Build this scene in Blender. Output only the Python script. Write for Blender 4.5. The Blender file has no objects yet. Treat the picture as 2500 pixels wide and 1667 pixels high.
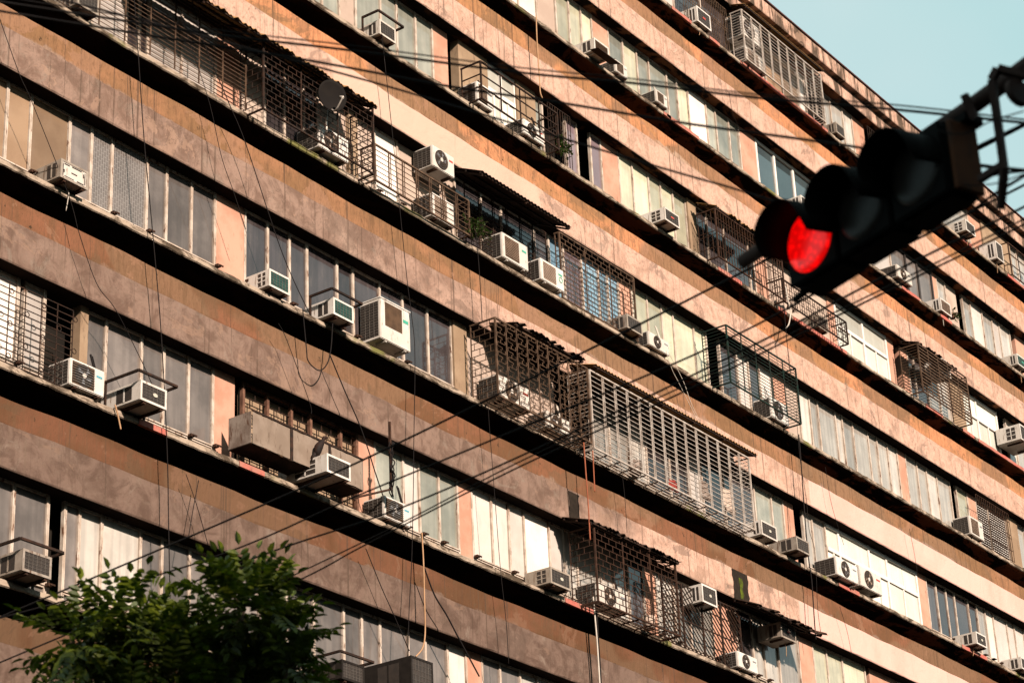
import bpy, bmesh, math, random
from mathutils import Vector, Matrix
random.seed(7)
scene = bpy.context.scene
COL = scene.collection
GROUND = -13.8
H = 3.1

# ---------------------------------------------------------------- camera
CAM_R = Vector((0.58483133, -0.81004856, -0.04235157))
CAM_U = Vector((-0.31945546, -0.27800069, 0.90590498))
CAM_F = Vector((0.74560079, 0.51627217, 0.42135794))
CAM_P = Vector((0.0, -22.59706601, -12.20979789))
cam = bpy.data.cameras.new('camera')
cam.sensor_width = 36.0
cam.lens = 5738.4 * 36.0 / 2500.0
cam.clip_start = 0.3
cam.clip_end = 4000.0
cam.dof.use_dof = True
cam.dof.focus_distance = 42.0
cam.dof.aperture_fstop = 4.0
cam_o = bpy.data.objects.new('camera', cam)
COL.objects.link(cam_o)
M = Matrix((CAM_R, CAM_U, -CAM_F)).transposed().to_4x4()
M.translation = CAM_P
cam_o.matrix_world = M
scene.camera = cam_o

# ---------------------------------------------------------------- sky, sun, exposure
SUN_TO = Vector((0.42, 1.0, -0.52)).normalized()      # direction the light travels
SUN_EL = math.asin(-SUN_TO.z)
SUN_AZ = math.atan2(-SUN_TO.x, -SUN_TO.y)             # from +Y, clockwise
world = bpy.data.worlds.new('World')
scene.world = world
world.use_nodes = True
wn, wl = world.node_tree.nodes, world.node_tree.links
wn.clear()
w_out = wn.new('ShaderNodeOutputWorld')
w_bg = wn.new('ShaderNodeBackground')
w_sky = wn.new('ShaderNodeTexSky')
w_sky.sky_type = 'NISHITA'
w_sky.sun_disc = False
w_sky.sun_elevation = SUN_EL
w_sky.sun_rotation = SUN_AZ
w_sky.air_density = 1.0
w_sky.dust_density = 2.0
w_sky.ozone_density = 1.0
w_tc = wn.new('ShaderNodeTexCoord')
w_no = wn.new('ShaderNodeTexNoise')
w_no.inputs['Scale'].default_value = 2.6
w_no.inputs['Detail'].default_value = 4.0
w_no.inputs['Roughness'].default_value = 0.5
w_rp = wn.new('ShaderNodeValToRGB')
w_rp.color_ramp.elements[0].position = 0.28
w_rp.color_ramp.elements[1].position = 0.62
w_mx = wn.new('ShaderNodeMix'); w_mx.data_type = 'RGBA'
w_tint = wn.new('ShaderNodeMix'); w_tint.data_type = 'RGBA'; w_tint.blend_type = 'MULTIPLY'
w_tint.inputs[0].default_value = 1.0
w_tint.inputs[7].default_value = (0.5, 0.62, 0.6, 1)
wl.new(w_sky.outputs[0], w_tint.inputs[6])
w_map = wn.new('ShaderNodeMapping'); w_map.inputs['Rotation'].default_value = (0.3, 0.2, 0.9)
wl.new(w_tc.outputs['Generated'], w_map.inputs[0])
wl.new(w_map.outputs[0], w_no.inputs['Vector'])
wl.new(w_no.outputs['Fac'], w_rp.inputs[0])
w_haze = wn.new('ShaderNodeMix'); w_haze.data_type = 'RGBA'      # thin cloud: pale teal gaps, whiter veils
wl.new(w_rp.outputs[0], w_haze.inputs[0])
w_haze.inputs[6].default_value = (2.6, 5.0, 5.0, 1)
w_haze.inputs[7].default_value = (4.9, 5.75, 5.7, 1)
w_mx.inputs[0].default_value = 0.8
wl.new(w_tint.outputs[2], w_mx.inputs[6])
wl.new(w_haze.outputs[2], w_mx.inputs[7])
wl.new(w_mx.outputs[2], w_bg.inputs[0])
w_bg.inputs[1].default_value = 0.05
wl.new(w_bg.outputs[0], w_out.inputs[0])

sun = bpy.data.lights.new('sun', 'SUN')
sun.energy = 5.0
sun.angle = math.radians(2.0)
sun.color = (1.0, 0.835, 0.715)
sun_o = bpy.data.objects.new('sun', sun)
COL.objects.link(sun_o)
sun_o.rotation_euler = SUN_TO.to_track_quat('-Z', 'Y').to_euler()
sun_o.location = (20, -40, 60)

vs = scene.view_settings
vs.view_transform = 'Standard'
vs.look = 'None'
vs.exposure = 1.7
vs.gamma = 1.0
vs.use_curve_mapping = False

# ---------------------------------------------------------------- materials
MAT = {}
KA = 0.46        # scales every base colour down so shade stays deep under the raised exposure
def _new(name):
    m = bpy.data.materials.new(name); m.use_nodes = True
    n, l = m.node_tree.nodes, m.node_tree.links
    return m, n, l, n['Principled BSDF']
def rgba(c): return (c[0], c[1], c[2], 1.0)
class NT:
    """tiny node helper"""
    def __init__(s, n, l, world=False):
        s.n, s.l = n, l
        if world: s.src = n.new('ShaderNodeNewGeometry').outputs['Position']
        else: s.src = n.new('ShaderNodeTexCoord').outputs['Object']
    def mapping(s, scale=(1, 1, 1), loc=(0, 0, 0)):
        m = s.n.new('ShaderNodeMapping'); m.inputs['Scale'].default_value = scale; m.inputs['Location'].default_value = loc
        s.l.new(s.src, m.inputs[0]); return m.outputs[0]
    def noise(s, scale, detail=4, rough=0.55, vec=None, dist=0.0):
        t = s.n.new('ShaderNodeTexNoise'); t.inputs['Scale'].default_value = scale
        t.inputs['Detail'].default_value = detail; t.inputs['Roughness'].default_value = rough
        t.inputs['Distortion'].default_value = dist
        s.l.new(vec if vec is not None else s.src, t.inputs['Vector']); return t.outputs['Fac']
    def ramp(s, fac, p0, p1, inv=False):
        r = s.n.new('ShaderNodeMapRange'); r.interpolation_type = 'SMOOTHSTEP'
        r.inputs['From Min'].default_value = p0; r.inputs['From Max'].default_value = p1
        if inv: r.inputs['To Min'].default_value = 1.0; r.inputs['To Max'].default_value = 0.0
        s.l.new(fac, r.inputs['Value']); return r.outputs[0]
    def mix(s, fac, a, b, blend='MIX'):
        m = s.n.new('ShaderNodeMix'); m.data_type = 'RGBA'; m.blend_type = blend
        if isinstance(fac, float): m.inputs[0].default_value = fac
        else: s.l.new(fac, m.inputs[0])
        for k, v in ((6, a), (7, b)):
            if isinstance(v, tuple): m.inputs[k].default_value = rgba(v)
            else: s.l.new(v, m.inputs[k])
        return m.outputs[2]
    def math(s, op, a, b=0.0):
        m = s.n.new('ShaderNodeMath'); m.operation = op
        for k, v in ((0, a), (1, b)):
            if isinstance(v, (int, float)): m.inputs[k].default_value = v
            else: s.l.new(v, m.inputs[k])
        return m.outputs[0]
    def xyz(s):
        x = s.n.new('ShaderNodeSeparateXYZ'); s.l.new(s.src, x.inputs[0]); return x.outputs
    def bump(s, fac, strength, dist, normal=None):
        b = s.n.new('ShaderNodeBump'); b.inputs['Strength'].default_value = strength; b.inputs['Distance'].default_value = dist
        s.l.new(fac, b.inputs['Height'])
        if normal is not None: s.l.new(normal, b.inputs['Normal'])
        return b.outputs[0]
    def rand(s):
        o = s.n.new('ShaderNodeObjectInfo'); return o.outputs['Random']

def simple(name, c1, c2=None, scale=6.0, rough=0.6, metal=0.0, bump=0.0, p=(0.35, 0.65), coat=0.0, spec=None, stretch=None, dirt=None, dirt_p=(0.58, 0.72), trans=0.0):
    m, n, l, b = _new(name); t = NT(n, l)
    vec = t.mapping(stretch) if stretch else None
    if c2 is None: c2 = tuple(x * 0.8 for x in c1)
    f = t.ramp(t.noise(scale, 5, 0.6, vec), *p)
    col = t.mix(f, c1, c2)
    if dirt is not None:
        v2 = t.mapping((9, 9, 2.2), (3, 1, 7))
        col = t.mix(t.ramp(t.noise(1.6, 6, 0.65, v2), *dirt_p), col, dirt)
    if name in ('ac_white', 'ac_dirty'):
        col = t.mix(t.math('MULTIPLY', t.rand(), 0.45), col, (0.40, 0.33, 0.25))
    l.new(t.mix(1.0, col, (KA, KA, KA), 'MULTIPLY'), b.inputs['Base Color'])
    b.inputs['Roughness'].default_value = rough; b.inputs['Metallic'].default_value = metal
    b.inputs['Specular IOR Level'].default_value = spec if spec is not None else (0.06 if rough >= 0.6 else 0.22)
    if coat: b.inputs['Coat Weight'].default_value = coat; b.inputs['Coat Roughness'].default_value = 0.04
    if bump:
        l.new(t.bump(t.noise(scale * 3, 5, 0.6, vec), bump, 0.01), b.inputs['Normal'])
    if trans:
        b.inputs['Transmission Weight'].default_value = trans
    MAT[name] = m; return m

def make_band(k):
    """lower smooth-plaster band of storey k: cement grey at left/below, paler peach paint to the right/top"""
    m, n, l, b = _new('plaster_band_%d' % k); t = NT(n, l, True)
    x = t.xyz()
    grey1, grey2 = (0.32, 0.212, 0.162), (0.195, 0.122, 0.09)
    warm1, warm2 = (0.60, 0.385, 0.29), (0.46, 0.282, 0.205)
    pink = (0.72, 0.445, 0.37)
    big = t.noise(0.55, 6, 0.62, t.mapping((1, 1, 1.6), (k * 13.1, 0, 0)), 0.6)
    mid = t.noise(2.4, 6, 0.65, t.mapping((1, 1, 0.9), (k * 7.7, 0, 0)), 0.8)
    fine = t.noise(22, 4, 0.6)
    fk = {-1: .5, 0: .54, 1: .74, 2: .92}.get(k, 1.0)  # vignette painted in: cement of the lower storeys darkened further
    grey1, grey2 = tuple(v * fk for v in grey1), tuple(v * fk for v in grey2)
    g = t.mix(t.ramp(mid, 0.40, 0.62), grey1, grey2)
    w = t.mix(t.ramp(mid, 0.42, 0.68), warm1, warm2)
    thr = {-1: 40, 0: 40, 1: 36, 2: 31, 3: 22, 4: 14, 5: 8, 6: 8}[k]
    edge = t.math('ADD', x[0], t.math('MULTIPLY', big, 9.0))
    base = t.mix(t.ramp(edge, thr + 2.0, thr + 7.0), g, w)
    # pale lime blotches, grey stains, dark vertical runs
    base = t.mix(t.math('MULTIPLY', t.ramp(big, 0.56, 0.72), 0.5), base, tuple(v * fk for v in (0.43, 0.305, 0.235)))
    base = t.mix(t.math('MULTIPLY', t.ramp(t.noise(1.3, 7, 0.7, t.mapping((1, 1, 1), (k * 3.3, 5, 0)), 1.2), 0.58, 0.66), 0.50), base, (0.24, 0.19, 0.15))
    runs = t.noise(1.0, 6, 0.65, t.mapping((5.0, 1, 0.35), (k * 9.1, 0, 0)))
    base = t.mix(t.math('MULTIPLY', t.ramp(runs, 0.56, 0.72), 0.6), base, (0.15, 0.105, 0.075))
    base = t.mix(t.math('MULTIPLY', t.ramp(t.noise(5.0, 7, 0.75, t.mapping((1, 1, 1.3), (k * 2.9, 1, 0)), 0.8), 0.53, 0.66), 0.45), base, (0.20, 0.145, 0.11))
    dl = t.noise(1.0, 5, 0.6, t.mapping((13.0, 1, 0.16), (k * 5.7, 0, 1.3)))
    base = t.mix(t.math('MULTIPLY', t.ramp(dl, 0.575, 0.66), 0.7), base, (0.075, 0.05, 0.035))
    if k == 6:
        r2 = t.noise(1.0, 7, 0.7, t.mapping((3.0, 1, 0.6), (1.1, 0, 0)), 0.5)
        base = t.mix(t.math('MULTIPLY', t.ramp(r2, 0.44, 0.56), 0.92), base, (0.055, 0.04, 0.026))
    base = t.mix(t.math('MULTIPLY', t.ramp(fine, 0.60, 0.70), 0.5), base, (0.14, 0.095, 0.065))
    pat = t.noise(0.75, 7, 0.68, t.mapping((1, 1, 1.4), (k * 6.3 + 2, 8, 0)), 0.5)
    base = t.mix(t.math('MULTIPLY', t.ramp(pat, 0.585, 0.60), 0.5), base, tuple(v * fk for v in (0.40, 0.255, 0.18)))
    base = t.mix(t.math('MULTIPLY', t.ramp(pat, 0.395, 0.41, True), 0.55), base, tuple(v * fk for v in (0.21, 0.142, 0.108)))
    ck = t.noise(0.9, 8, 0.7, t.mapping((1.3, 1, 0.5), (k * 8.8, 0, 3)), 1.4)
    crack = t.math('ABSOLUTE', t.math('SUBTRACT', ck, 0.5))
    base = t.mix(t.math('MULTIPLY', t.ramp(crack, 0.001, 0.006, True), 0.7), base, (0.09, 0.06, 0.045))
    mott = t.noise(9.0, 6, 0.75, t.mapping((1, 1, 0.7), (k, 7, 0)), 0.4)
    base = t.mix(t.math('MULTIPLY', t.ramp(mott, 0.50, 0.68), 0.35), base, (0.15, 0.105, 0.078))
    # repainted stretch
    pk = {-1: None, 0: (47, 99), 1: (42.9, 99), 2: (43.9, 99), 3: (27.5, 33.6), 4: None, 5: (46.2, 49.5), 6: None}[k]
    if pk:
        jag = t.math('ADD', x[0], t.math('MULTIPLY', t.math('SUBTRACT', big, 0.5), 1.6 if k in (3, 5) else 0.25))
        msk = t.math('MULTIPLY', t.ramp(jag, pk[0], pk[0] + 0.12), t.ramp(jag, pk[1], pk[1] + 0.2, True))
        pk_c = t.mix(t.math('MULTIPLY', t.ramp(t.noise(0.7, 5, 0.6, t.mapping((1, 1, 0.5), (k, 2, 0))), 0.45, 0.7), 0.35), pink if k != 3 else (0.60, 0.41, 0.315), (0.46, 0.28, 0.21))
        pk_c = t.mix(t.math('MULTIPLY', t.ramp(runs, 0.60, 0.76), 0.4), pk_c, (0.25, 0.15, 0.105))
        base = t.mix(msk, base, pk_c)
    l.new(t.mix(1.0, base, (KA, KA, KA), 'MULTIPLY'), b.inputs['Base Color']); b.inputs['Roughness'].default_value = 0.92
    b.inputs['Specular IOR Level'].default_value = 0.06
    nm = t.bump(t.noise(3.2, 7, 0.62, t.mapping((1, 1, 1), (k, 0, 0)), 0.6), 0.55, 0.035)
    l.new(t.bump(t.noise(38, 4, 0.6), 0.35, 0.006, nm), b.inputs['Normal'])
    return m

def make_upper(k):
    """rough orange render above the smooth band"""
    m, n, l, b = _new('render_upper_%d' % k); t = NT(n, l, True)
    x = t.xyz()
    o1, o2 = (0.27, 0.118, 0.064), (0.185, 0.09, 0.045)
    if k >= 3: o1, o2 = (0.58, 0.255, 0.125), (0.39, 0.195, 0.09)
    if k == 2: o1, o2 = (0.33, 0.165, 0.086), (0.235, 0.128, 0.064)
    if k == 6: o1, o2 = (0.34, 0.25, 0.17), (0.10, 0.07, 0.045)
    fk = {-1: .5, 0: .6, 1: .85, 2: 1.0}.get(k, 1.0)  # render of the lower storeys darkened too, as a painted-in vignette
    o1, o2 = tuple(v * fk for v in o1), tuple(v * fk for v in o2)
    big = t.noise(0.5, 6, 0.6, t.mapping((1, 1, 2), (k * 5.3, 2, 0)), 0.4)
    base = t.mix(t.ramp(big, 0.40, 0.60), o1, o2)
    tanm = t.ramp(t.noise(0.23, 3, 0.5, t.mapping((1, 1, 1), (k * 21.7, 9, 0))), 0.515, 0.535)
    base = t.mix(t.math('MULTIPLY', tanm, 0.8), base, tuple(v * fk for v in (0.25, 0.145, 0.083)))
    runs = t.noise(1.0, 7, 0.7, t.mapping((9.0, 1, 0.9), (k * 4.1, 0, 0)), 0.3)
    base = t.mix(t.math('MULTIPLY', t.ramp(runs, 0.48, 0.68), 0.65), base, (0.13, 0.075, 0.04))
    fine = t.noise(1.0, 6, 0.7, t.mapping((40, 1, 7), (k * 2.1, 0, 0)))
    base = t.mix(t.math('MULTIPLY', t.ramp(fine, 0.52, 0.66), 0.5), base, (0.12, 0.065, 0.035))
    zz = t.math('SUBTRACT', x[2], H * k)
    crp = t.math('ADD', zz, t.math('MULTIPLY', t.math('SUBTRACT', t.noise(0.8, 6, 0.65, t.mapping((1, 1, 1), (k * 17.0, 4, 0))), 0.5), 0.8))
    if k < 6: base = t.mix(t.math('MULTIPLY', t.ramp(crp, 0.58, 0.64, True), 0.9), base, tuple(v * fk for v in ((0.29, 0.195, 0.142) if k < 3 else (0.43, 0.295, 0.21))))
    speck = t.noise(7.0, 5, 0.7, t.mapping((1, 1, 0.7), (k, 3, 0)))
    base = t.mix(t.ramp(speck, 0.62, 0.68), base, (0.045, 0.03, 0.018))
    dl = t.noise(1.0, 5, 0.6, t.mapping((13.0, 1, 0.16), (k * 5.7, 0, 1.3)))
    base = t.mix(t.math('MULTIPLY', t.ramp(dl, 0.575, 0.66), 0.7), base, (0.075, 0.05, 0.035))
    pat = t.noise(0.6, 7, 0.7, t.mapping((1, 1, 1.2), (k * 3.9 + 5, 6, 0)), 0.6)
    base = t.mix(t.math('MULTIPLY', t.ramp(pat, 0.57, 0.585), 0.55), base, tuple(v * fk for v in (0.33, 0.18, 0.11)))
    base = t.mix(t.math('MULTIPLY', t.ramp(pat, 0.40, 0.415, True), 0.5), base, tuple(v * fk for v in (0.17, 0.105, 0.06)))
    mott = t.noise(12.0, 6, 0.78, t.mapping((1, 1, 0.5), (k, 7, 0)), 0.3)
    base = t.mix(t.math('MULTIPLY', t.ramp(mott, 0.48, 0.66), 0.45), base, (0.12, 0.065, 0.035))
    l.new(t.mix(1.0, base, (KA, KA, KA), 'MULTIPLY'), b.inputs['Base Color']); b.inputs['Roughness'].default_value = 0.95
    b.inputs['Specular IOR Level'].default_value = 0.05
    nm = t.bump(t.noise(1.0, 6, 0.65, t.mapping((14, 14, 5), (k, 0, 0))), 0.8, 0.02)
    l.new(t.bump(t.noise(60, 4, 0.6), 0.4, 0.005, nm), b.inputs['Normal'])
    return m

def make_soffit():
    m, n, l, b = _new('soffit_shaded_stained'); t = NT(n, l, True)
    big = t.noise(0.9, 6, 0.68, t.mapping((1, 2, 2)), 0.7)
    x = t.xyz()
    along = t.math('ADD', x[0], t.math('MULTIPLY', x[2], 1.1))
    hi = t.mix(t.ramp(along, 40.0, 58.0), (0.028, 0.016, 0.010), (0.22, 0.095, 0.048))  # shade put into the base colour, with brown bounce towards upper right
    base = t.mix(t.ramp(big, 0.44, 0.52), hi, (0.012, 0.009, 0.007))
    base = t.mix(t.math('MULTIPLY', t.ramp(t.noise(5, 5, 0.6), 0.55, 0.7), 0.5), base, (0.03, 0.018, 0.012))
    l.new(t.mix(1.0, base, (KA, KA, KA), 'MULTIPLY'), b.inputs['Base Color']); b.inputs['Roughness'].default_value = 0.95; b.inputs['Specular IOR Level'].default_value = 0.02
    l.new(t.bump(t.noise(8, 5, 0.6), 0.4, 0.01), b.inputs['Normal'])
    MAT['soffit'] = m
def make_ledge():
    m, n, l, b = _new('ledge_edge_weathered'); t = NT(n, l, True)
    big = t.noise(1.6, 7, 0.7, t.mapping((1, 1, 2.5)), 0.8)
    base = t.mix(t.ramp(big, 0.42, 0.58), (0.42, 0.33, 0.25), (0.085, 0.062, 0.042))
    base = t.mix(t.ramp(t.noise(0.5, 4, 0.6), 0.60, 0.66), base, (0.16, 0.15, 0.05))
    l.new(t.mix(1.0, base, (KA, KA, KA), 'MULTIPLY'), b.inputs['Base Color']); b.inputs['Roughness'].default_value = 0.95; b.inputs['Specular IOR Level'].default_value = 0.05
    l.new(t.bump(t.noise(14, 6, 0.65), 0.8, 0.015), b.inputs['Normal'])
    MAT['ledge'] = m
make_soffit(); make_ledge()
BAND = {k: make_band(k) for k in range(-1, 7)}
UPPER = {k: make_upper(k) for k in range(-1, 7)}

def make_pane(name, c1, c2, rough=0.35, coat=1.0, fold=0.0, dust=0.35, pattern=None):
    m, n, l, b = _new(name); t = NT(n, l)
    r = t.rand()
    off = t.n.new('ShaderNodeCombineXYZ'); t.l.new(t.math('MULTIPLY', r, 37.0), off.inputs[0]); t.l.new(t.math('MULTIPLY', r, 11.0), off.inputs[2])
    va = t.n.new('ShaderNodeVectorMath'); va.operation = 'ADD'; t.l.new(t.src, va.inputs[0]); t.l.new(off.outputs[0], va.inputs[1])
    t.src = va.outputs[0]
    col = t.mix(t.ramp(t.noise(1.4, 5, 0.6), 0.35, 0.65), c1, c2)
    if fold:
        f = t.noise(1.0, 2, 0.4, t.mapping((9, 9, 0.25)))
        col = t.mix(t.math('MULTIPLY', t.ramp(f, 0.4, 0.6), fold), col, tuple(x * 0.6 for x in c2))
    if pattern:
        p = t.n.new('ShaderNodeTexBrick'); p.inputs['Scale'].default_value = 5.0
        p.inputs['Color1'].default_value = (0, 0, 0, 1); p.inputs['Color2'].default_value = (0, 0, 0, 1); p.inputs['Mortar'].default_value = (1, 1, 1, 1)
        p.inputs['Mortar Size'].default_value = 0.025
        mp = t.n.new('ShaderNodeMapping'); mp.inputs['Rotation'].default_value = (math.pi / 2, 0, math.pi / 2)
        t.l.new(t.src, mp.inputs[0]); t.l.new(mp.outputs[0], p.inputs['Vector'])
        col = t.mix(t.math('MULTIPLY', p.outputs['Fac'], 0.35), col, (0.55, 0.52, 0.48))
    col = t.mix(t.math('MULTIPLY', t.ramp(t.noise(2.0, 6, 0.7, t.mapping((4, 4, 0.7))), 0.52, 0.75), dust), col, (0.26, 0.21, 0.17))
    # brightness differs from pane to pane
    hs = t.n.new('ShaderNodeHueSaturation'); t.l.new(col, hs.inputs['Color'])
    t.l.new(t.math('ADD', t.math('MULTIPLY', r, 0.75), 0.6), hs.inputs['Value'])
    l.new(t.mix(1.0, hs.outputs[0], (KA, KA, KA), 'MULTIPLY'), b.inputs['Base Color'])
    b.inputs['Roughness'].default_value = rough; b.inputs['Specular IOR Level'].default_value = 0.1
    b.inputs['Coat Weight'].default_value = coat; b.inputs['Coat Roughness'].default_value = 0.03; b.inputs['Coat IOR'].default_value = 1.5
    l.new(t.bump(t.noise(2.2, 2, 0.4), 0.08, 0.02), b.inputs['Coat Normal'])
    MAT[name] = m
make_pane('pane_frosted', (0.21, 0.178, 0.158), (0.13, 0.108, 0.096), fold=0.3, coat=0.6)
make_pane('pane_block', (0.20, 0.172, 0.155), (0.14, 0.12, 0.108), pattern=True, coat=0.6)
make_pane('pane_green', (0.338, 0.331, 0.269), (0.225, 0.225, 0.181), fold=0.25)
make_pane('pane_cream', (0.600, 0.564, 0.402), (0.456, 0.438, 0.312), fold=0.2)
make_pane('pane_light', (0.528, 0.480, 0.414), (0.408, 0.366, 0.314), fold=0.4)
make_pane('pane_white', (0.736, 0.655, 0.586), (0.632, 0.552, 0.483), coat=0.4, dust=0.22)
make_pane('pane_tan', (0.30, 0.20, 0.125), (0.24, 0.155, 0.095), coat=0.15, dust=0.3)
make_pane('pane_dark', (0.062, 0.050, 0.050), (0.040, 0.032, 0.032), rough=0.2, fold=0.4, dust=0.15)
make_pane('pane_blind', (0.690, 0.667, 0.575), (0.621, 0.598, 0.506), fold=0.12, dust=0.06, coat=0.3)
make_pane('pane_purple', (0.20, 0.145, 0.155), (0.16, 0.115, 0.125), dust=0.1)
make_pane('pane_blue', (0.20, 0.32, 0.40), (0.13, 0.22, 0.29), dust=0.1)
make_pane('pane_sky', (0.05, 0.07, 0.075), (0.04, 0.055, 0.06), rough=0.1, dust=0.05)

simple('old_frame', (0.60, 0.51, 0.425), (0.43, 0.335, 0.26), 5, 0.6, dirt=(0.15, 0.07, 0.04), dirt_p=(0.55, 0.66), bump=0.2)
simple('white_frame', (0.84, 0.79, 0.72), (0.74, 0.68, 0.61), 4, 0.45, dirt=(0.35, 0.28, 0.22), dirt_p=(0.64, 0.8))
simple('dark_frame', (0.05, 0.035, 0.028), (0.03, 0.022, 0.018), 6, 0.5)
simple('rust_frame', (0.22, 0.115, 0.075), (0.12, 0.06, 0.04), 8, 0.8, bump=0.3)
simple('pink_panel', (0.60, 0.33, 0.235), (0.47, 0.245, 0.165), 1.8, 0.9, bump=0.25, dirt=(0.26, 0.15, 0.10), dirt_p=(0.60, 0.74))
simple('beige_pillar', (0.36, 0.255, 0.165), (0.28, 0.19, 0.12), 1.5, 0.9, bump=0.25, dirt=(0.16, 0.11, 0.075), dirt_p=(0.56, 0.72))
simple('pale_wall', (0.52, 0.41, 0.33), (0.43, 0.325, 0.26), 1.2, 0.9, bump=0.2, dirt=(0.28, 0.2, 0.15), dirt_p=(0.62, 0.78))
simple('interior_dark', (0.020, 0.016, 0.012), (0.012, 0.01, 0.008), 1.0, 0.95)
simple('red_paint', (0.50, 0.13, 0.10), (0.42, 0.19, 0.14), 3, 0.75, bump=0.3, dirt=(0.2, 0.1, 0.075), dirt_p=(0.55, 0.7))
simple('ac_white', (0.80, 0.75, 0.69), (0.68, 0.625, 0.56), 3, 0.42, dirt=(0.17, 0.105, 0.07), dirt_p=(0.55, 0.72))
simple('ac_dirty', (0.36, 0.31, 0.26), (0.26, 0.215, 0.175), 4, 0.5, dirt=(0.12, 0.07, 0.045), dirt_p=(0.50, 0.66))
simple('ac_dark', (0.030, 0.024, 0.02), (0.045, 0.034, 0.027), 9, 0.55)
simple('ac_black', (0.016, 0.013, 0.011), (0.022, 0.018, 0.015), 9, 0.6)
simple('ac_green', (0.02, 0.075, 0.058), (0.015, 0.05, 0.04), 9, 0.45)
simple('ac_brown', (0.105, 0.062, 0.036), (0.07, 0.042, 0.025), 5, 0.6, bump=0.3)
simple('ac_tan', (0.42, 0.31, 0.24), (0.34, 0.25, 0.19), 5, 0.6)
simple('ac_bar', (0.15, 0.13, 0.11), (0.09, 0.078, 0.066), 9, 0.5)
simple('badge_green', (0.05, 0.34, 0.22), (0.06, 0.40, 0.28), 9, 0.5)
simple('badge_pale', (0.55, 0.52, 0.42), (0.48, 0.44, 0.36), 9, 0.5)
simple('badge_red', (0.55, 0.06, 0.04), (0.45, 0.05, 0.03), 9, 0.5)
simple('badge_grey', (0.18, 0.19, 0.2), (0.22, 0.22, 0.23), 9, 0.5)
simple('badge_blue', (0.10, 0.34, 0.42), (0.12, 0.38, 0.46), 9, 0.5)
simple('iron_black', (0.022, 0.016, 0.013), (0.05, 0.026, 0.017), 11, 0.65)
simple('iron_rust', (0.07, 0.035, 0.022), (0.034, 0.019, 0.013), 9, 0.85, bump=0.2)
simple('iron_white', (0.52, 0.46, 0.40), (0.36, 0.29, 0.235), 7, 0.5, dirt=(0.2, 0.1, 0.06), dirt_p=(0.6, 0.72))
simple('iron_cream', (0.13, 0.08, 0.05), (0.06, 0.036, 0.023), 7, 0.65)
simple('iron_green', (0.012, 0.034, 0.026), (0.02, 0.02, 0.016), 7, 0.6)
simple('sheet_tan', (0.40, 0.225, 0.09), (0.30, 0.165, 0.065), 2.5, 0.7, dirt=(0.16, 0.09, 0.05), dirt_p=(0.55, 0.7))
simple('sheet_rust', (0.060, 0.036, 0.024), (0.03, 0.02, 0.015), 3, 0.85, bump=0.4, dirt=(0.16, 0.08, 0.045), dirt_p=(0.6, 0.7))
simple('sheet_grey', (0.30, 0.235, 0.185), (0.22, 0.165, 0.125), 2, 0.6, metal=0.0, bump=0.2, dirt=(0.12, 0.08, 0.055), dirt_p=(0.56, 0.72))
simple('sheet_zinc', (0.30, 0.24, 0.20), (0.16, 0.115, 0.09), 3, 0.6, bump=0.2, dirt=(0.10, 0.05, 0.03), dirt_p=(0.52, 0.66))
simple('dish_grey', (0.016, 0.013, 0.011), (0.012, 0.010, 0.009), 3, 0.9, spec=0.05)
simple('galv', (0.5, 0.45, 0.39), (0.38, 0.33, 0.28), 7, 0.4, metal=0.3)
simple('cable_black', (0.008, 0.006, 0.006), (0.012, 0.009, 0.008), 4, 0.85, spec=0.1)
simple('cable_tan', (0.50, 0.30, 0.17), (0.40, 0.23, 0.12), 4, 0.6)
simple('cable_red', (0.36, 0.11, 0.055), (0.26, 0.08, 0.04), 4, 0.6)
simple('cable_white', (0.62, 0.56, 0.48), (0.5, 0.44, 0.37), 4, 0.6)
simple('signal_black', (0.0035, 0.003, 0.0028), (0.006, 0.005, 0.0045), 5, 0.75, bump=0.1, spec=0.06)
simple('signal_lens', (0.03, 0.023, 0.02), (0.02, 0.016, 0.014), 25, 0.4, spec=0.2)
simple('signal_rust', (0.16, 0.062, 0.028), (0.09, 0.036, 0.02), 3, 0.7, bump=0.2, dirt=(0.07, 0.04, 0.03), dirt_p=(0.55, 0.68))
simple('mast_paint', (0.085, 0.05, 0.042), (0.05, 0.03, 0.026), 4, 0.6, bump=0.4)
simple('bark', (0.10, 0.07, 0.045), (0.06, 0.04, 0.028), 8, 0.95, bump=0.6)
simple('asphalt', (0.055, 0.052, 0.05), (0.04, 0.038, 0.036), 2, 0.9, bump=0.3)
simple('pavement', (0.20, 0.18, 0.16), (0.15, 0.135, 0.12), 1.5, 0.9, bump=0.3)
simple('road_line', (0.6, 0.58, 0.52), (0.45, 0.43, 0.38), 3, 0.8)
simple('roof_sheet', (0.11, 0.05, 0.045), (0.07, 0.035, 0.03), 3, 0.7)
simple('bird_black', (0.016, 0.013, 0.012), (0.035, 0.018, 0.013), 9, 0.7)
simple('cloth_teal', (0.02, 0.25, 0.2), (0.015, 0.18, 0.15), 5, 0.8)
simple('cloth_red', (0.30, 0.05, 0.04), (0.22, 0.04, 0.03), 5, 0.8)
simple('moss', (0.10, 0.13, 0.012), (0.05, 0.06, 0.012), 12, 0.95, bump=0.6)
simple('lintel_shade', (0.020, 0.012, 0.008), (0.010, 0.007, 0.005), 1.5, 0.95, spec=0.02)  # near-black colour standing in for the shade under lintels
simple('soot', (0.02, 0.015, 0.011), (0.03, 0.022, 0.016), 12, 0.95)

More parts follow.
